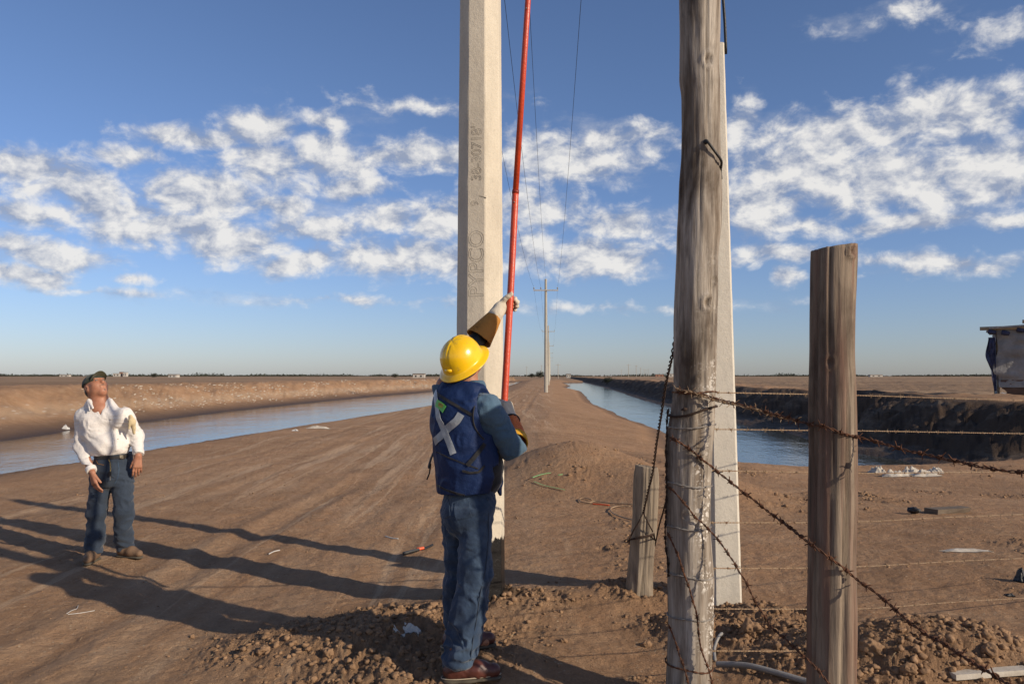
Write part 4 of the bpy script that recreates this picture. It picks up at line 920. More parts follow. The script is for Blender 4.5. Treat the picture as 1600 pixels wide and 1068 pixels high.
def surf(f, lo, hi, h, st=6):
    lo = np.array(lo, float); n = [int(math.ceil((hi[i] - lo[i]) / h / st)) * st + 1 for i in range(3)]
    ax = [lo[i] + np.arange(n[i]) * h for i in range(3)]
    cax = [a[::st] for a in ax]; CG = np.stack(np.meshgrid(*cax, indexing='ij'), -1); cd = f(CG.reshape(-1, 3)).reshape(CG.shape[:3])
    blk = np.zeros([len(c) - 1 for c in cax], bool); thr = st * h * 1.9 + .03
    near = np.abs(cd) < thr
    for a in (0, 1):
        for b in (0, 1):
            for c in (0, 1): blk |= near[a:a + blk.shape[0], b:b + blk.shape[1], c:c + blk.shape[2]]
    d = np.repeat(np.repeat(np.repeat(cd[:-1, :-1, :-1], st, 0), st, 1), st, 2); m = np.repeat(np.repeat(np.repeat(blk, st, 0), st, 1), st, 2)
    d = np.pad(d, ((0, 1),) * 3, 'edge'); m = np.pad(m, ((0, 1),) * 3, 'edge')
    ii = np.argwhere(m); pts = lo + ii * h
    vals = np.concatenate([f(pts[i:i + 400000]) for i in range(0, len(pts), 400000)]); d[m] = vals
    d = d.astype(np.float32); s = d < 0
    cn = [s[a:s.shape[0] - 1 + a, b:s.shape[1] - 1 + b, c:s.shape[2] - 1 + c] for a in (0, 1) for b in (0, 1) for c in (0, 1)]
    cnt = sum(x.astype(np.int8) for x in cn); act = (cnt > 0) & (cnt < 8); ci = np.argwhere(act); N = len(ci)
    vid = np.full(act.shape, -1, np.int64); vid[act] = np.arange(N)
    acc = np.zeros((N, 3)); num = np.zeros(N)
    cor = [(a, b, c) for a in (0, 1) for b in (0, 1) for c in (0, 1)]; val = {c: d[ci[:, 0] + c[0], ci[:, 1] + c[1], ci[:, 2] + c[2]] for c in cor}
    for c in cor:
        for axn in range(3):
            if c[axn]: continue
            e = list(c); e[axn] = 1; e = tuple(e); a, b = val[c], val[e]; x = (a < 0) != (b < 0); t = np.where(x, a / np.where(a == b, 1, a - b), 0)
            pt = np.tile(np.array(c, float), (N, 1)); pt[:, axn] += t; acc += pt * x[:, None]; num += x
    V = lo + (ci + acc / num[:, None]) * h; quads = []
    for axn in range(3):
        o1, o2 = [(1, 2), (2, 0), (0, 1)][axn]; sl0 = [slice(None)] * 3; sl1 = [slice(None)] * 3; sl0[axn] = slice(0, -1); sl1[axn] = slice(1, None)
        a, b = s[tuple(sl0)], s[tuple(sl1)]; e = np.argwhere(a != b); e = e[(e[:, o1] > 0) & (e[:, o2] > 0) & (e[:, o1] < d.shape[o1] - 1) & (e[:, o2] < d.shape[o2] - 1)]
        def cell(x, y): q = e.copy(); q[:, o1] -= x; q[:, o2] -= y; return vid[q[:, 0], q[:, 1], q[:, 2]]
        q = np.stack([cell(1, 1), cell(0, 1), cell(0, 0), cell(1, 0)], 1); inn = a[e[:, 0], e[:, 1], e[:, 2]]; q[~inn] = q[~inn][:, ::-1]; quads.append(q)
    return V, np.concatenate(quads)
def sdmesh(name, f, lo, hi, h, mat, root=None, base=None, islands=None):
    V, Q_ = surf(f, lo, hi, h); me = npmesh(name, V, Q_)
    if islands:       # drop stray specks
        par = np.arange(len(V))
        for _ in range(60):
            mn = par[Q_].min(1); new = par.copy(); np.minimum.at(new, Q_.ravel(), np.repeat(mn, 4)); new = new[new]
            if (new == par).all(): break
            par = new
    return link(name, me, mat, root, base)
def folds(amp, sc, seed=0, aniso=(1, 1, 1), ridge=True):
    def fn(p):
        q = p * np.array(aniso) * sc; wv = vn3(q * .6 + 11, seed + 5); n = vn3(q + wv[:, None] * .9, seed)
        if ridge: n = 1 - 2.2 * np.abs(n)
        return -amp * n
    return fn
def frame(fwd, up):
    """rows: right, forward, up"""
    f_ = Vector(fwd).normalized(); u = Vector(up); u = (u - f_ * u.dot(f_)).normalized(); r = f_.cross(u); return np.array([r[:], f_[:], u[:]])
def hand(sd, W_, D_, N_, T_, curl, s=1.0, th=1.0, spread=.012, thumb=(.7, .55, .35), k=.008, tcurl=.3):
    """palm and five fingers. D towards the knuckles, N out of the palm, T towards the thumb"""
    W_, D_, N_, T_ = [np.array(x, float) for x in (W_, D_, N_, T_)]; D_ /= np.linalg.norm(D_); N_ -= D_ * (N_ @ D_); N_ /= np.linalg.norm(N_); T_ -= D_ * (T_ @ D_) + N_ * (T_ @ N_); T_ /= np.linalg.norm(T_)
    for o in (-.024, -.008, .008, .024): sd.cone(W_ + T_ * o * .55 * s, W_ + D_ * .085 * s + T_ * o * s, .0175 * s * th, .0135 * s * th, .012)
    for i, (o, L, r) in enumerate(((.030, (.042, .026, .021), .0093), (.010, (.046, .030, .022), .0096), (-.010, (.043, .028, .021), .0092), (-.029, (.034, .021, .018), .0082))):
        p = W_ + D_ * (.088 - abs(i - 1) * .004) * s + T_ * o * s; ang = 0; sp_ = T_ * (1.3 - i) * spread * 6; c_ = curl[i] if hasattr(curl, '__len__') else curl
        for j, l in enumerate(L):
            ang += c_ * (.75, 1.0, .7)[j]; dr = D_ * math.cos(ang) + N_ * math.sin(ang) + sp_ * math.cos(ang); dr /= np.linalg.norm(dr); q = p + dr * l * s
            sd.cone(p, q, r * s * th * (1 - .06 * j), r * s * th * (.95 - .06 * j), .004 if j or 1 else k); p = q
    p = W_ + D_ * .022 * s + T_ * .026 * s + N_ * .004; dr = T_ * thumb[0] + D_ * thumb[1] + N_ * thumb[2]; dr /= np.linalg.norm(dr)
    for j, (l, r) in enumerate(((.036, .0125), (.026, .0108), (.018, .0098))):
        q = p + dr * l * s; sd.cone(p, q, r * s * th, r * s * th * .93, .008 if j == 0 else .003); p = q; dr = dr * math.cos(tcurl) + (N_ * .6 + D_ * .6) * math.sin(tcurl); dr /= np.linalg.norm(dr)

# materials for clothing and skin
def fabric(name, c1, c2, weave=500, bd=.0006, rough=.9, sc=6, worn=None, sheen=.2):
    m = M(name, rough, .2); c_ = m.mix(m.noise(sc, 6, .6), c1, c2)
    if worn: c_ = m.mix(m.math('MULTIPLY', m.noise(sc * .6, 4, .6, lo=.45, hi=.7), .7), c_, worn)
    c_ = m.mix(m.math('MULTIPLY', m.noise(170, 2, .6, m.vec((1, 1, .5))), .25), c_, tuple(x * .6 for x in c1))
    m.b.inputs['Sheen Weight'].default_value = sheen; m.col(c_).bump(m.noise(weave, 2, .6, lo=0, hi=1), bd).bump(m.noise(28, 4, .6, lo=0, hi=1), .006); return m.m
skin_m = M('skin', .5, .35); skin_m.col(skin_m.mix(skin_m.noise(22, 5, .6), (.40, .19, .115), (.31, .13, .075))).bump(skin_m.noise(220, 3, .6, lo=0, hi=1), .0008); skin_m.b.inputs['Subsurface Weight'].default_value = .06; skin = skin_m.m
denim = fabric('blue_denim', (.027, .048, .088), (.018, .033, .062), worn=(.095, .145, .215)); denim2 = fabric('dark_denim', (.032, .045, .068), (.022, .032, .05), worn=(.045, .06, .085))
chambray = fabric('denim_shirt', (.07, .125, .185), (.05, .095, .145), worn=(.095, .16, .225)); vest_m = fabric('navy_vest', (.010, .026, .088), (.007, .017, .06), rough=.6, sheen=.0, worn=(.016, .038, .12))
shirt_w = fabric('white_cotton', (.76, .715, .665), (.67, .63, .59), sheen=.1); black_f = fabric('black_webbing', (.012, .012, .014), (.02, .02, .022), rough=.7)
refl = simple('reflective_tape', (.34, .36, .38), (.22, .24, .26), 30, .35, .6, 90, .002); label_g = simple('green_label', (.12, .50, .08), (.10, .42, .06), 30, .4, .5); lab_d = simple('label_print', (.12, .06, .03), (.5, .45, .05), 60, .5)
leather_b = simple('brown_boot_leather', (.105, .032, .022), (.065, .02, .015), 14, .42, .45, 120, .001); sole_m = simple('boot_sole', (.10, .085, .06), (.06, .05, .04), 20, .85); welt_m = simple('boot_welt', (.45, .38, .28), None, 20, .8)
glove_w = simple('white_glove_leather', (.62, .56, .46), (.45, .39, .30), 18, .8, .2, 60, .003); gaunt = simple('tan_gauntlet_leather', (.46, .21, .045), (.36, .15, .03), 12, .75, .25, 70, .002); gaunt_o = simple('orange_gauntlet', (.75, .20, .06), (.62, .15, .04), 12, .7, .25); gaunt_y = simple('yellow_cuff', (.62, .33, .03), (.5, .25, .02), 12, .7, .25)
tan_boot = simple('tan_boot_leather', (.20, .125, .075), (.13, .08, .05), 14, .75); hair_m = simple('dark_hair', (.03, .024, .02), (.10, .09, .085), 60, .6); grey_hair = simple('grey_stubble', (.17, .125, .10), (.12, .08, .06), 60, .8)
cap_m = fabric('olive_cap', (.028, .038, .026), (.02, .028, .02)); cap_d = fabric('cap_underside', (.055, .05, .02), (.045, .04, .018))
hat = M('yellow_plastic', .28, .5); hat.col(hat.mix(hat.noise(7, 6, .6, lo=.4, hi=.8), (.86, .52, .004), (.72, .42, .008))); hat.L(hat.mix(hat.math('MULTIPLY', hat.noise(30, 7, .75, lo=.56, hi=.66), .45), hat.b.inputs['Base Color'].links[0].from_socket, (.42, .27, .06)), hat.b.inputs['Base Color']); hat.b.inputs['Coat Weight'].default_value = .3; hat.bump(hat.noise(50, 3, .5, lo=0, hi=1), .0006)

def bvh_of(o):
    b = wloc(o); vs = [v.co + b for v in o.data.vertices]; return BVHTree.FromPolygons(vs, [tuple(p.vertices) for p in o.data.polygons])
EYE = Vector((0, 0, CAMH))
def hit(bv, u, v):
    r = bv.ray_cast(EYE, ray(u, v).normalized()); return (r[0], r[1]) if r[0] is not None else (None, None)
def ribbon(name, o, bv, px, wd, mat, root, off=.004, th=.002, taper=None):
    """flat band sewn to a surface: px are pixels on the centre line, wd the width in metres"""
    P0, N0 = [], []
    for i in range(len(px) - 1):
        for k in range(14 + (i == len(px) - 2)):
            t = k / 14; u = px[i][0] * (1 - t) + px[i + 1][0] * t; v = px[i][1] * (1 - t) + px[i + 1][1] * t; a, n = hit(bv, u, v)
            if a is not None: P0.append(a); N0.append(n)
    if len(P0) < 3: print('ribbon miss', name); return None
    sm = lambda L: [sum((L[min(max(j, 0), len(L) - 1)] for j in (i - 2, i - 1, i, i + 1, i + 2)), Vector()) / 5 for i in range(len(L))]
    P0 = sm(P0); N0 = [n.normalized() for n in sm(N0)]; rg = []
    for i, p in enumerate(P0):
        t = (P0[min(i + 1, len(P0) - 1)] - P0[max(i - 1, 0)]).normalized(); s_ = t.cross(N0[i]).normalized(); row = []
        for q in (-.5, -.25, 0, .25, .5):
            c_ = p + s_ * wd * q; r = bv.ray_cast(c_ + N0[i] * .05, -N0[i], .09); c_ = (r[0] if r[0] is not None else c_) + N0[i] * off; row.append(c_)
        rg.append(row + [c_ + N0[i] * -th * 1.0 for c_ in row[::-1]])
    mb = MB(); mb.rings(rg); return build(mb, name, mat, root, smooth=False)
# ------------------------------------------------ the lineman
def V3(p): return np.array(p[:], float)
def lineman():
    yaw = R(38); Fv = A(math.sin(yaw), math.cos(yaw), 0); Rv = A(math.cos(yaw), -math.sin(yaw), 0); U = A(0, 0, 1)
    q = lambda u, v, y: V3(P(u, v, y))
    pel = q(733, 790, 4.38); chest = q(722, 665, 4.40); neck = q(737, 602, 4.42); headc = q(724, 565, 4.42)
    shR = q(762, 637, 4.30); elR = q(801, 702, 4.36); wrR = q(799, 655, 4.60); shL = q(697, 603, 4.50); elL = q(735, 548, 4.70); wrL = q(780, 484, 4.79)
    hR = q(742, 800, 4.31); kR = q(742, 905, 4.28); aR = q(719, 1022, 4.20); hL = q(715, 800, 4.44); kL = q(718, 905, 4.46); aL = q(716, 985, 4.52)
    gR = H(aR[0], aR[1]); gL = H(aL[0], aL[1])
    base = ((aR[0] + aL[0]) / 2, (aR[1] + aL[1]) / 2, min(gR, gL))
    AX = np.array([Rv, Fv, U])
    Uh = A(-.40, -.52, .76); Fh = Fv * .72 + U * .60; HX = frame(Fh, Uh)
    b = SD()
    b.ell(headc, HX, (.074, .095, .112), .02).cone(headc - HX[2] * .05 + HX[1] * .045, headc - HX[2] * .085 + HX[1] * .06, .045, .035, .03)     # skull, jaw
    b.cone(headc + HX[1] * .092 - HX[2] * .01, headc + HX[1] * .108 - HX[2] * .045, .009, .014, .012)       # nose
    b.cone(headc + HX[1] * .088 - HX[2] * .068 - HX[0] * .015, headc + HX[1] * .088 - HX[2] * .068 + HX[0] * .015, .009, .009, .008)   # lips
    for sg in (-1, 1): b.ell(headc + HX[0] * .076 * sg - HX[2] * .01, HX, (.010, .022, .032), .006)
    b.cone(neck - U * .03, headc - HX[2] * .06 - HX[1] * .02, .056, .052, .03)
    b.ell(chest, AX, (.145, .095, .20), .05).ell(pel + U * .06, AX, (.135, .095, .14), .06).cone(shL, shR, .05, .05, .05)
    for s_, e_, w_ in ((shR, elR, wrR), (shL, elL, wrL)): b.cone(s_, e_, .048, .037, .04).cone(e_, w_, .038, .026, .01)
    for h_, k_, a_ in ((hR, kR, aR), (hL, kL, aL)): b.cone(h_, k_, .06, .042, .04).cone(k_, a_, .040, .030, .01)
    toe = A(.99, .12, 0)
    for a_, g_ in ((aR, gR), (aL, gL)): b.cone((a_[0], a_[1], g_ + .06), (a_[0] + toe[0] * .15, a_[1] + toe[1] * .15, g_ + .045), .035, .03, .03)
    hd = SD(); hand(hd, wrR + A(0, .02, .0), A(-.28, .25, .93), A(-.75, .6, -.1), A(-.6, -.7, .1), 1.2, .9); hand(hd, wrL, A(.45, .82, .36), A(.86, -.5, .0), A(-.2, -.2, 1), 1.2, .9)
    b.ops += hd.ops
    root = sdmesh('person', b, (-.62, 3.95, -.1), (.22, 5.05, 2.15), .009, skin, None, base)
    tag(root, 'worker in yellow hard hat and navy vest seen from behind, holding up an orange rod', 'person')
    # --- shirt: short trunk and sleeves
    s = SD(); s.ell(chest, AX, (.170, .118, .22), .04).cone(shL * .9 + chest * .1, shR * .9 + chest * .1, .060, .062, .05).cone(shR, elR, .066, .066, .05).cone(elR, elR + (wrR - elR) * .12 + A(.0, 0, -.005), .062, .06, .03)
    s.cone(shL, elL, .068, .060, .05).cone(elL, elL + (wrL - elL) * .25, .058, .055, .02)
    s.addf(folds(.008, 9, 3, (1, 1, .8))).addf(folds(.004, 22, 4)); s.cut(lambda p: (p - neck) @ A(0, 0, 1) - .005 - .25 * np.hypot(p[:, 0] - neck[0], p[:, 1] - neck[1]) * 0, .01).cut(lambda p: .052 - np.sqrt(((p - neck - A(0, 0, .03)) ** 2).sum(1)))
    dR = (elR - shR) / np.linalg.norm(elR - shR); s.cut(lambda p: (p - elR) @ (dR * .9 + A(0, 0, -.15)) - .035)
    shirt = sdmesh('shirt', s, (-.62, 4.0, 1.05), (.25, 4.95, 2.0), .0065, chambray, root)
    c = SD(); c.cone(neck - Rv * .035 - A(0, 0, .004), neck + Rv * .035 - A(0, 0, .012), .055, .055, .02).cut(lambda p: .047 - np.sqrt(((p - neck - A(0, 0, .045)) ** 2).sum(1))).cut(lambda p: (p - neck)[:, 2] - .03)
    sdmesh('collar', c, neck - .13, neck + .13, .005, chambray, root)
    # --- vest
    v = SD(); v.ell(chest + A(0, 0, .01), AX, (.186, .142, .26), .03).ell(q(727, 735, 4.38), AX, (.180, .150, .22), .08).cone(shL + (chest - shL) * .22, shR + (chest - shR) * .18, .064, .064, .06)
    v.cone(q(724, 640, 4.40), q(728, 745, 4.37), .158, .160, .06, Fv, .80)
    v.addf(folds(.011, 5.0, 13, (1, 1, 1.1))).addf(folds(.005, 13, 14)).addf(lambda p: .004 * np.sin(p[:, 2] * 70 + p[:, 0] * 30) * np.clip((p[:, 2] - 1.2) * 2, 0, 1) * np.clip((1.5 - p[:, 2]) * 9, 0, 1) * .4)
    hem = q(725, 771, 4.3); v.cut(lambda p: -((p - hem) @ A(-.02, 0, 1)) + .028 * np.clip((p - hem) @ Rv, -1, 1) - .0)
    v.cut(lambda p: (p - neck) @ A(.12, .1, 1) - .012).cut(lambda p: .066 - np.sqrt(((p - neck - A(.015, .01, .03)) ** 2).sum(1)), .008)
    for sc_, sd_, r_ in ((shR, 1, .088), (shL, -1, .092)):
        cc = sc_ + Rv * .030 * sd_; v.cut(lambda p, cc=cc, r_=r_: r_ - np.sqrt((((p - cc) * A(1, 1, .62)) ** 2).sum(1)), .006)
    v.cut(lambda p: .030 - np.abs(((p - q(762, 740, 4.3)) @ (Fv * .9 + Rv * -.1) - .02)) - 2.0 * np.clip(p[:, 2] - 1.13, 0, 1) - 3 * np.clip(.02 - (p - pel) @ Rv, 0, 1), .006)   # open right side seam
    vest = sdmesh('vest', v, (-.66, 4.0, .8), (.2, 4.8, 1.7), .006, vest_m, root); bv = bvh_of(vest)
    ribbon('reflective_strip', vest, bv, [(679, 690), (690, 680), (702, 667), (714, 657), (721, 646)], .042, refl, vest, .005)
    ribbon('reflective_strip', vest, bv, [(681, 612), (683, 632), (686, 652), (693, 668), (702, 690), (709, 710)], .036, refl, vest, .007)
    ribbon('back_yoke_seam', vest, bv, [(680, 613), (700, 626), (722, 639), (738, 648)], .016, black_f, vest, .005)
    ribbon('label_patch', vest, bv, [(683, 629), (690, 634), (696, 640)], .040, label_g, vest, .009); ribbon('label_print', vest, bv, [(687, 631), (694, 635)], .020, lab_d, vest, .011)
    ribbon('vest_seam', vest, bv, [(681, 705), (700, 714), (725, 724), (748, 732)], .007, black_f, vest, .003)
    ribbon('hem_binding', vest, bv, [(683, 757), (695, 764), (712, 770), (728, 774), (742, 775)], .012, black_f, vest, .003)
    ribbon('side_strap', vest, bv, [(757, 692), (748, 706), (738, 718), (730, 728)], .022, black_f, vest, .008)
    ribbon('waist_band', vest, bv, [(722, 735), (735, 738), (748, 737), (757, 727)], .012, black_f, vest, .006)
    # armhole binding
    mb = MB(); pts = []
    for px in [(764, 607), (755, 613), (747, 623), (741, 636), (739, 650), (741, 664), (747, 676), (756, 686)]:
        a, n = hit(bv, *px)
        if a is not None: pts.append(a + n * .002)
    if len(pts) > 3: mb.tube(spline(pts, 40)[0], .0045, 6); build(mb, 'armhole_binding', black_f, vest, smooth=True)
    # black inner lining glimpsed through the open side, and front flap
    ln = SD(); ln.ell(q(762, 735, 4.37), AX, (.075, .100, .135), .03).addf(folds(.005, 14, 8)); sdmesh('side_lining', ln, (-.4, 4.1, .85), (.08, 4.65, 1.35), .008, black_f, vest)
    fl = SD(); fl.cone(q(775, 690, 4.46), q(778, 752, 4.46), .020, .026, .02, A(0, 1, 0), 3.2).cone(q(777, 752, 4.46), q(782, 772, 4.45), .022, .006, .02, A(0, 1, 0), 3).addf(folds(.004, 12, 5)); sdmesh('front_flap', fl, (-.2, 4.25, .85), (.05, 4.7, 1.4), .0055, vest_m, vest)
    mb = MB(); mb.tube(spline([P(681, 700, 4.50), P(675, 712, 4.49), P(670, 728, 4.48), P(671, 731, 4.48)], 20)[0], .015, 8, flat=.25); build(mb, 'loose_strap', black_f, vest, smooth=True)
    mb = MB(); mb.tube(spline([P(673, 724, 4.48), P(671, 738, 4.48), P(667, 749, 4.48)], 14)[0], .0045, 6); build(mb, 'strap_tail', black_f, vest, smooth=True)
    # --- jeans
    j = SD(); j.ell(pel + A(0, 0, .02), AX, (.158, .120, .15), .05).ell(q(722, 808, 4.33), AX, (.10, .10, .105), .05)
    for h_, k_, a_, r1, r2, r3 in ((hR, kR, aR, .088, .079, .076), (hL, kL, aL, .088, .072, .068)): j.cone(h_, k_, r1, r2, .03).cone(k_, a_ + A(0, 0, -.01), r2, r3, .03)
    j.cut(lambda p: np.where(p[:, 1] < 4.37 + .0, (gR + .062) - p[:, 2], (gL + .075) - p[:, 2]) * 1.0 if False else np.minimum(1, np.where(np.hypot(p[:, 0] - aR[0], p[:, 1] - aR[1]) < np.hypot(p[:, 0] - aL[0], p[:, 1] - aL[1]), gR + .072, gL + .07) - p[:, 2]))
    fa = folds(.016, 6.5, 23, (1, 1, 1.25)); fb = folds(.012, 12, 24, (1, 1, 1.6))
    j.addf(lambda p: fa(p) * np.clip((.86 - p[:, 2]) * 2.2, .25, 1.0)).addf(lambda p: fb(p) * np.clip(1.15 - p[:, 2] * 1.1, .3, 1)).addf(lambda p: .005 * np.sin((p[:, 2] + .35 * p[:, 0]) * 95 + 2 * vn3(p * 9, 4)) * np.clip((.36 - p[:, 2]) * 5, 0, 1)).addf(folds(.003, 30, 25))
    j.cut(lambda p: p[:, 2] - pel[2] - .10)
    jeans = sdmesh('jeans', j, (-.60, 3.95, .02), (.1, 4.85, 1.15), .006, denim, root); bj = bvh_of(jeans)
    ribbon('back_pocket', jeans, bj, [(722, 784), (722, 797), (725, 810)], .085, denim, jeans, .004, .003); ribbon('back_pocket', jeans, bj, [(697, 783), (697, 797), (699, 808)], .055, denim, jeans, .004, .003)
    for px in ([(762, 778), (763, 810), (762, 850), (758, 890), (750, 930), (744, 970), (738, 1005), (735, 1030)],):
        pts = [hit(bj, *a) for a in px]; pts = [a + n * .0015 for a, n in pts if a is not None]
        if len(pts) > 3: mb = MB(); mb.tube(spline(pts, 60)[0], .0028, 5); build(mb, 'side_seam', denim2, jeans, smooth=True)
    # --- boots
    for a_, g_, nm in ((aR, gR, 0), (aL, gL, 1)):
        f_ = A(math.cos(R(7 + 5 * nm)), math.sin(R(7 + 5 * nm)), 0); sd_ = A(-f_[1], f_[0], 0); o = A(a_[0] - .01, a_[1], g_); bt = SD()
        bt.cone(o + A(0, 0, .17), o + A(0, 0, .075) - f_ * .01, .052, .050, .02).cone(o - f_ * .035 + A(0, 0, .055), o + f_ * .10 + A(0, 0, .062), .044, .046, .03).cone(o + f_ * .10 + A(0, 0, .055), o + f_ * .185 + A(0, 0, .052), .046, .036, .03)
        bt.cut(lambda p, g_=g_: g_ + .026 - p[:, 2], .004).addf(folds(.002, 30, 6)); bo = sdmesh('boot', bt, o - .15 + A(-.05, 0, .1), o + A(.32, .15, .25), .0055, leather_b, root)
        sl_ = SD(); sl_.cone(o - f_ * .04 + A(0, 0, .012), o + f_ * .05 + A(0, 0, .012), .047, .040, .02, U, .42).cone(o + f_ * .05 + A(0, 0, .014), o + f_ * .188 + A(0, 0, .018), .045, .040, .03, U, .36); sdmesh('sole', sl_, o - .12 + A(0, 0, .05), o + A(.30, .14, .12), .005, sole_m, bo)
        mb = MB(); pts = []
        for k in range(40):
            an = 2 * math.pi * k / 39; x = math.cos(an); l = .072 + (.150 if x > 0 else .017) * 1; pts.append(o + f_ * (.03 + (.193 if x > 0 else .117) * x) + sd_ * .046 * math.sin(an) * (1 - .1 * x) + A(0, 0, .030 + .004 * x))
        mb.tube([Vector(p) for p in pts], .0035, 5); build(mb, 'welt', welt_m, bo, smooth=True)
    # --- hard hat: lathed dome, three ridges, full brim
    hc = headc + HX[2] * .012; mb = MB(); rg = []; n = 96
    prof = [(.0, .150), (.02, .1492), (.045, .1435), (.07, .132), (.092, .115), (.109, .09), (.119, .06), (.124, .035), (.126, .022), (.129, .016), (.138, .011), (.149, .004), (.156, -.001), (.159, -.004), (.157, -.007), (.148, -.003), (.13, .004), (.112, .012), (.108, .035), (.098, .09), (.06, .128), (.0, .14)]
    for (r_, z_) in prof:
        row = []
        for k in range(n):
            a_ = 2 * math.pi * k / n; rr = max(r_, .0006); x, y = math.sin(a_) * rr * .90, math.cos(a_) * rr * 1.04; dz = 0; dr_ = 1
            if z_ > .03 and r_ > .005:
                for x0, w_, am in ((0, .008, .005), (-.022, .006, .0035), (.022, .006, .0035)): dz += am * math.exp(-((x - x0) / w_) ** 4) * min(1, (z_ - .03) / .05)
            if r_ > .12: dz += -.008 * (1 - abs(math.cos(a_))) + (.008 if math.cos(a_) > 0 else .004) * abs(math.cos(a_)) * -1
            p = hc + HX[0] * x + HX[1] * y + HX[2] * (z_ - .015 + dz); row.append(tuple(p))
        rg.append(row)
    mb.rings(rg); hh_ = build(mb, 'hard_hat', hat.m, root, smooth=True)
    mb = MB(); kk = hc - HX[1] * .123 + HX[2] * .028; mb.tube([Vector(kk - HX[0] * .022), Vector(kk - HX[1] * .006), Vector(kk + HX[0] * .022)], [.008, .012, .008], 10); build(mb, 'rear_buckle', hat.m, hh_, smooth=True)
    hr = SD(); hr.ell(headc - HX[2] * .03 - HX[1] * .02, HX, (.078, .085, .07), .01); sdmesh('hair', hr, headc - .14, headc + .14, .007, hair_m, root)
    # --- gloves
    g1 = SD(); hand(g1, wrL, A(.45, .82, .36), A(.86, -.5, .0), A(-.2, -.2, 1), 1.15, 1.12, 1.22, thumb=(.72, .25, .75), tcurl=.5); g1.cone(wrL - (wrL - elL) * .32, wrL, .042, .034, .02).addf(folds(.0025, 26, 9))
    g1.ops = [('c', wrL - (wrL - elL) * .30, wrL + A(.01, .01, .02), .044, .033, .02, None, 1.0)] + g1.ops; gl_ = sdmesh('glove', g1, wrL - .18, wrL + .2, .0045, glove_w, root)
    dL = (wrL - elL) / np.linalg.norm(wrL - elL); c0 = wrL - dL * .225; cf = SD(); cf.cone(wrL - dL * .055, c0, .044, .084, .0).cut(lambda p: -((p - c0) @ dL) - .0, 0).cut(lambda p: (p - wrL) @ dL + .055).addf(folds(.003, 12, 10))
    t_ = lambda p: np.sqrt(np.maximum(0, (((p - c0) - ((p - c0) @ dL)[:, None] * dL) ** 2).sum(1)))
    cf.cut(lambda p: (.076 - .25 * ((p - c0) @ dL)) - t_(p)); sdmesh('gauntlet', cf, c0 - .13, wrL + .1, .0055, gaunt, gl_)
    rs = SD(); e0 = wrL - dL * .29; rs.cone(wrL - dL * .21, e0, .050, .058, 0).cut(lambda p: -((p - e0) @ dL)).addf(folds(.002, 20, 2)); sdmesh('rubber_sleeve', rs, e0 - .1, wrL + .05, .006, black_m, gl_)
    g2 = SD(); hand(g2, wrR + A(0, .02, 0), A(-.28, .25, .93), A(-.75, .6, -.1), A(-.6, -.7, .1), 1.15, 1.1, 1.2); g2.cone(wrR - (wrR - elR) * .2, wrR + A(0, .02, 0), .038, .034, .02); g2_ = sdmesh('glove', g2, wrR - .16, wrR + .2, .005, glove_w, root)
    dR2 = (wrR - elR) / np.linalg.norm(wrR - elR); c1 = wrR - dR2 * .20; off = A(.012, 0, 0); ck = SD(); ck.cone(wrR - dR2 * .02 + off * .5, c1 + off, .046, .070, 0).cut(lambda p: -((p - c1) @ dR2)).cut(lambda p: (p - wrR) @ dR2 + .02)
    t2 = lambda p: np.sqrt(np.maximum(0, (((p - c1 - off) - ((p - c1 - off) @ dR2)[:, None] * dR2) ** 2).sum(1))); ck.cut(lambda p: (.062 - .12 * ((p - c1) @ dR2)) - t2(p)); sdmesh('gauntlet', ck, c1 - .13, wrR + .1, .0055, gaunt_o, g2_)
    cy = SD(); c2 = wrR - dR2 * .235; cy.cone(c1 + dR2 * .03 + off, c2 + off, .071, .076, 0).cut(lambda p: -((p - c2) @ dR2)).cut(lambda p: (p - c1) @ dR2 - .02); cy.cut(lambda p: .066 - t2(p)); sdmesh('cuff_lining', cy, c2 - .12, c1 + .12, .0055, gaunt_y, g2_)
    mb = MB(); cs_ = wrR - dR2 * .015; a_ = np.cross(dR2, U); a_ /= np.linalg.norm(a_); b_ = np.cross(dR2, a_); mb.tube([Vector(cs_ + (a_ * math.cos(t) + b_ * math.sin(t)) * .046) for t in np.linspace(0, 6.283, 30)], .006, 6); build(mb, 'wrist_strap', black_m, g2_, smooth=True)
    # --- orange rod in his hands
    stickb = q(786, 660, 4.74); st1 = q(797, 462, 4.86); dd = (st1 - stickb); up_ = stickb + dd * (7.5 / dd[2]); mb = MB()
    return root, wrL, wrR
lm_root, wrL, wrR = lineman()
orange_rod = simple('orange_fibreglass', (.62, .065, .018), (.42, .05, .018), 14, .38, .5)
A0 = P(785.5, 668, 4.73); A1 = P(797.5, 460, 4.81); A2 = P(825, 0, 5.01)
rod = empty('telescopic_rod', tuple(A0), 'long orange telescopic rod held upright by the worker in the vest', 'rod')
joint = P(805.5, 300, 4.88); top = A2 + (A2 - joint) * 2.6
mb = MB(); mb.tube(spline([A0, A1, joint], 30)[0], .0205, 20); build(mb, 'lower_section', orange_rod, rod, smooth=True)
mb = MB(); mb.tube([joint - (A2 - joint).normalized() * .05, A2, top], [.0185, .0185, .0185], 20); build(mb, 'upper_section', orange_rod, rod, smooth=True)
mb = MB(); dj = (A2 - joint).normalized(); mb.tube([joint - dj * .012, joint, joint + dj * .012], [.0215, .0225, .0215], 20); build(mb, 'joint_collar', simple('dark_red_collar', (.25, .03, .012), (.2, .02, .01), 9, .4), rod, smooth=True)
for u, v, y in ((803.2, 316, 4.85), (822.4, 14, 4.98)): mb = MB(); p = P(u, v, y); mb.tube([p, p + Vector((0, -.012, 0))], [.005, .004], 8); build(mb, 'button', galv, rod, smooth=True)

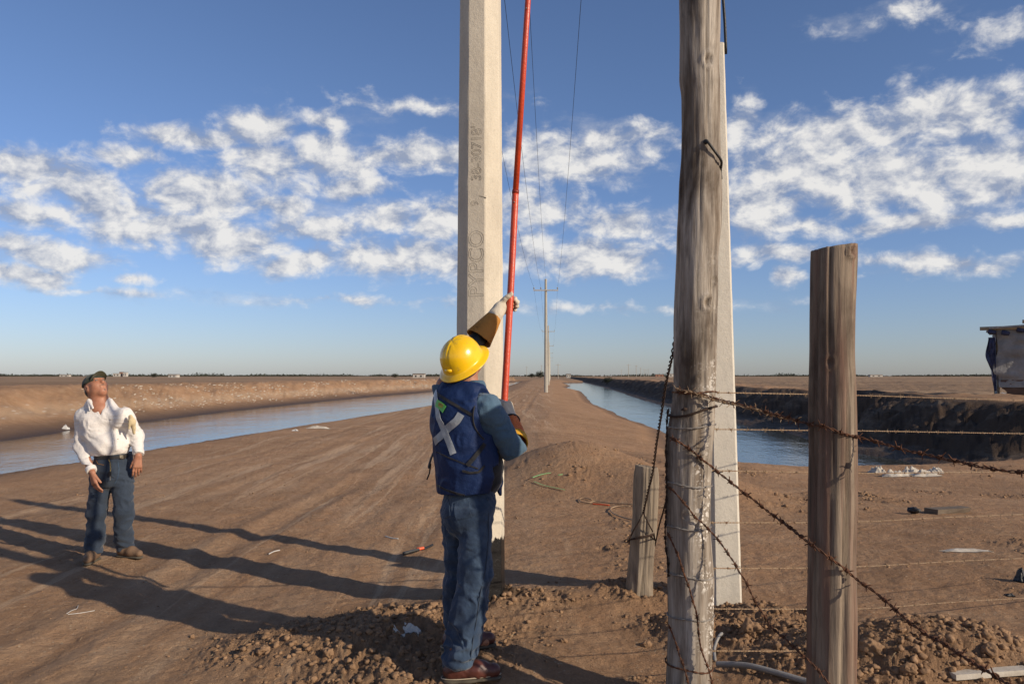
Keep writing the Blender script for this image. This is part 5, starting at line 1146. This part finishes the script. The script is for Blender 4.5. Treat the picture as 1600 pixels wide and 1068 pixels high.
# ------------------------------------------------ the man in the white shirt
def onlooker():
    q = lambda u, v, y: V3(P(u, v, y)); Yb = 7.15; yaw = R(128)      # facing right and towards the camera
    Fv = A(math.sin(yaw), math.cos(yaw), 0); Rv = A(math.cos(yaw), -math.sin(yaw), 0); U = A(0, 0, 1); AX = np.array([Rv, Fv, U])
    tw = R(150); Ft = A(math.sin(tw), math.cos(tw), 0); Rt = A(math.cos(tw), -math.sin(tw), 0); TX = np.array([Rt, Ft, U])
    pel = q(177, 735, Yb); chest = q(165, 668, Yb); belly = q(171, 695, Yb - .03); neck = q(156, 623, Yb); headc = q(149.5, 604, Yb)
    Fh = A(.70, -.42, .62); HX = frame(Fh, A(-.42, .22, .85))
    shR = q(131, 649, Yb - .02); elR = q(127, 697, Yb - .04); wrR_ = q(144, 737, Yb - .20); shL = q(195, 648, Yb - .05); elL = q(214, 681, Yb + .05); wrL_ = q(216, 711, Yb - .06)
    hR = q(158, 745, Yb - .02); kR = q(151, 802, Yb - .06); aR = q(147, 862, Yb - .10); hL = q(192, 745, Yb); kL = q(193, 802, Yb - .02); aL = q(194, 850, Yb + .06)
    gR = H(aR[0], aR[1]); gL = H(aL[0], aL[1]); base = ((aR[0] + aL[0]) / 2, (aR[1] + aL[1]) / 2, min(gR, gL))
    b = SD(); b.ell(headc + HX[2] * .01 - HX[1] * .012, HX, (.079, .100, .102), .02).cone(headc - HX[2] * .03 + HX[1] * .03, headc - HX[2] * .090 + HX[1] * .05, .062, .044, .035)
    for sg in (-1, 1): b.cone(headc - HX[2] * .03 + HX[0] * .035 * sg + HX[1] * .05, headc - HX[2] * .06 + HX[0] * .035 * sg + HX[1] * .03, .032, .030, .03)
    b.cone(headc + HX[1] * .083 + HX[2] * .018, headc + HX[1] * .106 - HX[2] * .028, .008, .0155, .012)
    for sg in (-1, 1): b.cone(headc + HX[1] * .098 - HX[2] * .032, headc + HX[1] * .092 - HX[2] * .034 + HX[0] * .015 * sg, .008, .008, .006)
    b.cone(headc + HX[1] * .080 + HX[2] * .032 - HX[0] * .04, headc + HX[1] * .080 + HX[2] * .032 + HX[0] * .04, .011, .011, .014)
    for sg in (-1, 1): b.cut(lambda p, sg=sg: .0125 - np.sqrt(((p - (headc + HX[1] * .094 + HX[2] * .010 + HX[0] * .031 * sg)) ** 2).sum(1)), .006)
    b.cone(headc + HX[1] * .088 - HX[2] * .056 - HX[0] * .020, headc + HX[1] * .088 - HX[2] * .056 + HX[0] * .020, .009, .009, .008).cone(headc + HX[1] * .085 - HX[2] * .070 - HX[0] * .015, headc + HX[1] * .085 - HX[2] * .070 + HX[0] * .015, .009, .009, .006)
    for sg in (-1, 1):
        ec = headc + HX[0] * .080 * sg - HX[2] * .008 - HX[1] * .012; b.ell(ec, HX, (.011, .022, .033), .005); b.cut(lambda p, ec=ec, sg=sg: .012 - np.sqrt(((p - (ec + HX[0] * .013 * sg + HX[1] * .003)) ** 2).sum(1)), .003)
    b.cone(neck - U * .02, headc - HX[2] * .05 - HX[1] * .02, .076, .072, .03)
    b.ell(chest, TX, (.155, .100, .19), .05).ell(belly, TX, (.140, .105, .12), .05).ell(pel, AX, (.145, .105, .13), .06).cone(shL, shR, .05, .05, .05).cone(neck - U * .09 + Ft * .045, neck - U * .02, .07, .05, .05)
    for s_, e_, w_ in ((shR, elR, wrR_), (shL, elL, wrL_)): b.cone(s_, e_, .050, .040, .04).cone(e_, w_, .040, .027, .015)
    for h_, k_, a_ in ((hR, kR, aR), (hL, kL, aL)): b.cone(h_, k_, .06, .045, .04).cone(k_, a_, .042, .032, .015)
    for a_, g_, f_ in ((aR, gR, A(.1, -1, 0)), (aL, gL, A(.95, -.25, 0))): b.cone((a_[0], a_[1], g_ + .06), tuple(A(a_[0], a_[1], g_ + .045) + f_ * .14), .034, .028, .03)
    hand(b, wrR_ + A(.004, -.005, -.012), A(.30, -.14, -.94), A(.55, .8, 0), A(.8, -.4, .1), (.30, .34, .38, .42), 1.02, 1.0, spread=.006, thumb=(.32, .9, .2)); hand(b, wrL_ + A(0, 0, -.012), A(.0, -.1, -1), A(-.45, .9, 0), A(-.75, -.4, 0), (.3, .35, .4, .45), 1.02, 1.0, spread=.006, thumb=(.38, .9, .2))
    root = sdmesh('person', b, (-4.15, 6.8, -.08), (-3.2, 7.55, 1.82), .0052, skin, None, base)
    tag(root, 'man in white long-sleeved shirt, jeans and olive cap standing on the dirt looking up', 'person')
    # shirt
    s = SD(); s.ell(chest, TX, (.180, .122, .205), .05).ell(belly + Ft * .012, TX, (.166, .140, .135), .07).cone(shL - U * .012, shR - U * .012, .056, .056, .07)
    for s_, e_, w_ in ((shR, elR, wrR_), (shL, elL, wrL_)): s.cone(s_, e_, .063, .056, .045).cone(e_, w_ - (w_ - e_) * .12, .055, .044, .03)
    s.cone(chest + U * .07, shL * .8 + chest * .2 - U * .03, .085, .062, .07).cone(chest + U * .07, shR * .8 + chest * .2 - U * .03, .085, .062, .07).cone(belly * .4 + chest * .6 + Rt * .10, chest + Rt * .13 + U * .08, .07, .06, .06).cone(neck - U * .045 - Rt * .05, neck - U * .045 + Rt * .05, .062, .062, .07).addf(folds(.004, 7, 33, (1, 1, .9))).addf(folds(.0035, 15, 34, (1, 1, 2.2))).addf(lambda p: .004 * np.sin((p[:, 2] * 1.0 + p[:, 0] * .8) * 60 + 2 * vn3(p * 6, 3)) * np.clip((1.2 - p[:, 2]) * 4, 0, 1))
    waist = q(172, 709, Yb)[2]; tr = lambda p: np.hypot((p - pel)[:, 0], (p - pel)[:, 1])
    s.cut(lambda p: np.where(tr(p) < .205, waist - p[:, 2] + .06 * (p[:, 0] - pel[0]), -1.0)).cut(lambda p: .064 - np.sqrt(((p - neck - A(.005, -.01, .045)) ** 2).sum(1)), .006)
    nv = neck + Ft * .09; s.cut(lambda p: np.minimum(np.minimum(.006 + .36 * (p[:, 2] - (neck[2] - .125)) - np.abs((p - nv) @ Rt), (p - neck) @ Ft - .02), p[:, 2] - neck[2] + .135), .003)
    for w_, e_ in ((wrR_, elR), (wrL_, elL)): dd_ = (w_ - e_) / np.linalg.norm(w_ - e_); s.cut(lambda p, w_=w_, dd_=dd_: np.where(np.sqrt(((p - w_) ** 2).sum(1)) < .12, (p - w_) @ dd_ + .006, -1.0))
    shirt = sdmesh('shirt', s, (-4.15, 6.8, .85), (-3.2, 7.55, 1.6), .0055, shirt_w, root); bs = bvh_of(shirt)
    for sg in (-1, 1):   # collar wings
        c = SD(); a0 = neck - Ft * .085 + Rt * .03 * sg + U * .0; a1 = neck + Rt * .086 * sg - U * .012 + Ft * .02; a2 = neck + Rt * .060 * sg + Ft * .118 - U * .075; c.cone(a0, a1, .013, .014, .01).cone(a1, a2, .016, .010, .01).cone(a1 - U * .012 + Rt * .012 * sg, a2 - U * .02 + Rt * .022 * sg, .008, .006, .015); sdmesh('collar', c, neck - .16, neck + .14, .004, shirt_w, shirt)
    ribbon('button_placket', shirt, bs, [(173, 650), (175, 660), (179, 675), (182, 690), (183, 704)], .028, shirt_w, shirt, .004)
    pass
    for (u, v) in ((174, 655), (178, 670), (184, 686)):
        a, n = hit(bs, u, v)
        if a is not None: mb = MB(); mb.tube([a + n * .004, a + n * .009], [.0055, .005], 8); build(mb, 'button', bone, shirt)
    for w_, e_ in ((wrR_, elR), (wrL_, elL)):
        dd_ = (w_ - e_) / np.linalg.norm(w_ - e_); c = SD(); c.cone(w_ - dd_ * .045, w_ - dd_ * .008, .046, .043, 0).cut(lambda p, w_=w_, dd_=dd_: (p - w_) @ dd_ + .008).cut(lambda p, w_=w_, dd_=dd_: -((p - w_) @ dd_) - .05); sdmesh('cuff', c, w_ - .12, w_ + .08, .005, shirt_w, shirt)
    # work glove stuck in the breast pocket
    gl_ = SD(); g0 = q(204, 651, Yb - .14); gl_.cone(g0, g0 + A(.005, .01, -.05), .018, .026, .02, A(0, 1, 0), .7).cone(g0 + A(.01, .02, -.04), g0 + A(.015, .04, -.14), .026, .014, .02, A(0, 1, 0), .7).cone(g0 + A(0, 0, -.03), g0 + A(-.012, 0, -.10), .014, .009, .01).addf(folds(.003, 24, 3))
    tag(sdmesh('folded_glove', gl_, g0 - .22, g0 + .08, .005, simple('straw_glove', (.62, .50, .30), (.50, .40, .24), 20, .9), None, tuple(g0)), 'straw coloured work glove tucked at the chest pocket of the white shirt', 'glove')
    # jeans, belt, keys
    j = SD(); j.ell(pel + A(0, 0, -.0), AX, (.154, .120, .155), .05).cone(pel + A(0, 0, .13), pel, .155, .16, .05, Fv, .8)
    for h_, k_, a_, r1, r2, r3 in ((hR, kR, aR, .090, .073, .071), (hL, kL, aL, .090, .075, .070)): j.cone(h_, k_, r1, r2, .02).cone(k_, a_ + A(0, 0, .0), r2, r3, .03)
    j.cut(lambda p: p[:, 2] - waist - .002 - .06 * (p[:, 0] - pel[0])); sel = lambda p: np.hypot(p[:, 0] - aR[0], p[:, 1] - aR[1]) < np.hypot(p[:, 0] - aL[0], p[:, 1] - aL[1])
    j.cut(lambda p: np.where(sel(p), gR + .085, gL + .05) - p[:, 2])
    fa = folds(.011, 6.5, 43, (1, 1, 1.3)); fb = folds(.007, 13, 44, (1, 1, 1.5)); j.addf(lambda p: fa(p) * np.clip((.8 - p[:, 2]) * 2, .25, 1)).addf(fb).addf(lambda p: .006 * np.sin((p[:, 2] + .3 * p[:, 0]) * 90 + 2 * vn3(p * 8, 4)) * np.clip((.25 - p[:, 2]) * 6, 0, 1))
    jeans = sdmesh('jeans', j, (-4.1, 6.8, .02), (-3.25, 7.55, 1.05), .006, denim2, root); bj = bvh_of(jeans)
    def wp(u, v): return hit(bj, u, v)
    ribbon('belt', jeans, bj, [(144, 711), (155, 714), (170, 715), (185, 714), (200, 711)], .028, black_f, jeans, .006); ribbon('belt_buckle', jeans, bj, [(186, 714), (195, 713)], .034, simple('buckle', (.10, .085, .06), (.05, .04, .03), 40, .4, .5, metal=.6), jeans, .012)
    ribbon('fly_seam', jeans, bj, [(184, 719), (186, 732), (184, 746), (179, 756)], .006, denim, jeans, .003); ribbon('pocket_seam', jeans, bj, [(150, 718), (153, 724), (163, 726)], .004, simple('orange_thread', (.3, .15, .05), None, 9, .8), jeans, .003)
    a, n = wp(171, 718)
    if a is not None:
        mb = MB(); n = Vector((.1, -1, 0)).normalized(); pts = [a + n * .012]
        for (u, v) in ((172, 724), (173, 730), (172, 736)): pts.append(P(u, v, a.y - .02))
        for i, p in enumerate(spline(pts, 8)[0]): mb.tube([p + Vector((.004 * math.cos(t + i), .004 * math.sin(i), .006 * math.sin(t))) for t in np.linspace(0, 6.28, 9)], .0022, 4)
        brass = simple('brass_chain', (.5, .36, .12), (.4, .28, .1), 40, .4, .5, metal=.7); kc = empty('key_chain', tuple(pts[0]), 'brass chain with dark keys hanging from the belt of the man in white', 'keys')
        for o in (build(mb, 'chain', brass, kc, smooth=True),): pass
        mb = MB(); e_ = pts[-1]; mb.box((e_.x, e_.y, e_.z - .022), (.022, .008, .04)); build(mb, 'key_fob', black_m, kc); mb = MB(); mb.box((e_.x + .004, e_.y - .002, e_.z - .058), (.006, .003, .035)); build(mb, 'key', galv, kc)
    # boots
    for a_, g_, f_ in ((aR, gR, A(.16, -.98, 0)), (aL, gL, A(.93, -.36, 0))):
        f_ = f_ / np.linalg.norm(f_); o = A(a_[0], a_[1], g_); bt = SD(); bt.cone(o + A(0, 0, .15), o + A(0, 0, .07), .050, .048, .02).cone(o - f_ * .03 + A(0, 0, .05), o + f_ * .09 + A(0, 0, .056), .042, .045, .03).cone(o + f_ * .09 + A(0, 0, .05), o + f_ * .175 + A(0, 0, .044), .044, .032, .03).cut(lambda p, g_=g_: g_ + .018 - p[:, 2], .004)
        bo = sdmesh('boot', bt, o - .26 + A(0, 0, .2), o + A(.28, .2, .22), .006, tan_boot, root); sl_ = SD(); sl_.cone(o - f_ * .035 + A(0, 0, .008), o + f_ * .175 + A(0, 0, .010), .046, .038, .02, U, .35); sdmesh('sole', sl_, o - .26 + A(0, 0, .22), o + A(.28, .2, .08), .005, sole_m, bo)
    # hair, brows, eyes, stubble, cap
    hr = SD(); hr.ell(headc - HX[2] * .015 - HX[1] * .032, HX, (.082, .082, .075), .01); hr.cut(lambda p: (p - headc) @ HX[1] + .002); sdmesh('hair', hr, headc - .14, headc + .14, .006, hair_m, root)
    for sg in (-1, 1):
        ec = headc + HX[1] * .081 + HX[2] * .010 + HX[0] * .031 * sg; e_ = SD(); e_.ell(ec, HX, (.0125, .0125, .0125), .001); ey = sdmesh('eye', e_, ec - .02, ec + .02, .003, simple('eye_white', (.26, .2, .17), None, 9, .3), root)
        e_ = SD(); e_.ell(ec + HX[1] * .0095 + HX[2] * .001, HX, (.006, .005, .006), .001); sdmesh('iris', e_, ec - .02, ec + .025, .002, black_m, ey)
        e_ = SD(); e_.cone(ec + HX[1] * .008 + HX[2] * .0105 - HX[0] * .013, ec + HX[1] * .008 + HX[2] * .0105 + HX[0] * .013, .004, .004, 0).cone(ec + HX[1] * .008 - HX[2] * .0095 - HX[0] * .012, ec + HX[1] * .008 - HX[2] * .0095 + HX[0] * .012, .0035, .0035, 0); sdmesh('eyelid', e_, ec - .03, ec + .03, .0025, skin, root)
        e_ = SD(); bc = headc + HX[1] * .090 + HX[2] * .034 + HX[0] * .034 * sg; e_.cone(bc - HX[0] * .016, bc + HX[0] * .016, .0042, .0035, 0); sdmesh('eyebrow', e_, bc - .03, bc + .03, .003, hair_m, root)
    e_ = SD(); mc = headc + HX[1] * .094 - HX[2] * .046; e_.cone(mc - HX[0] * .022 - HX[1] * .004 - HX[2] * .006, mc, .0055, .007, .004).cone(mc, mc + HX[0] * .022 - HX[1] * .004 - HX[2] * .006, .007, .0055, .004); sdmesh('moustache', e_, mc - .04, mc + .04, .003, grey_hair, root)
    e_ = SD(); mc = headc + HX[1] * .078 - HX[2] * .096; e_.ell(mc, HX, (.022, .016, .016), .004); sdmesh('chin_beard', e_, mc - .04, mc + .04, .003, grey_hair, root)
    cp = SD(); cc = headc + HX[2] * .030 - HX[1] * .016; cp.ell(cc, HX, (.090, .108, .098), .01).cut(lambda p: -((p - cc) @ (HX[2] * .97 + HX[1] * .25)) + .008, .004).addf(folds(.0015, 20, 2)); cap = sdmesh('cap', cp, cc - .15, cc + .16, .005, cap_m, root)
    br = MB(); rows2 = []
    for (t, ) in [(k / 10,) for k in range(11)]:
        row = []
        for side in (0, 1):
            rng_ = range(17) if side == 0 else range(16, -1, -1)
            for k in rng_:
                x = (k / 16 * 2 - 1) * .072 * (1 - .25 * t ** 3) * math.sqrt(max(0, 1 - (max(0, t - .55) / .47) ** 2)); y = .075 + .085 * t - .30 * x * x * 10 * .35 ; z = .018 + .02 * t - 3.6 * x * x + (.0025 if side == 0 else -.0025)
                row.append(tuple(cc + HX[0] * x + HX[1] * y + HX[2] * z))
        rows2.append(row)
    br.rings(rows2); build(br, 'cap_brim', cap_d, cap, smooth=True)
    mb = MB(); tc_ = cc + HX[2] * .098; mb.tube([Vector(tc_), Vector(tc_ + HX[2] * .005)], [.007, .005], 8); build(mb, 'cap_button', cap_m, cap, smooth=True)
onlooker()
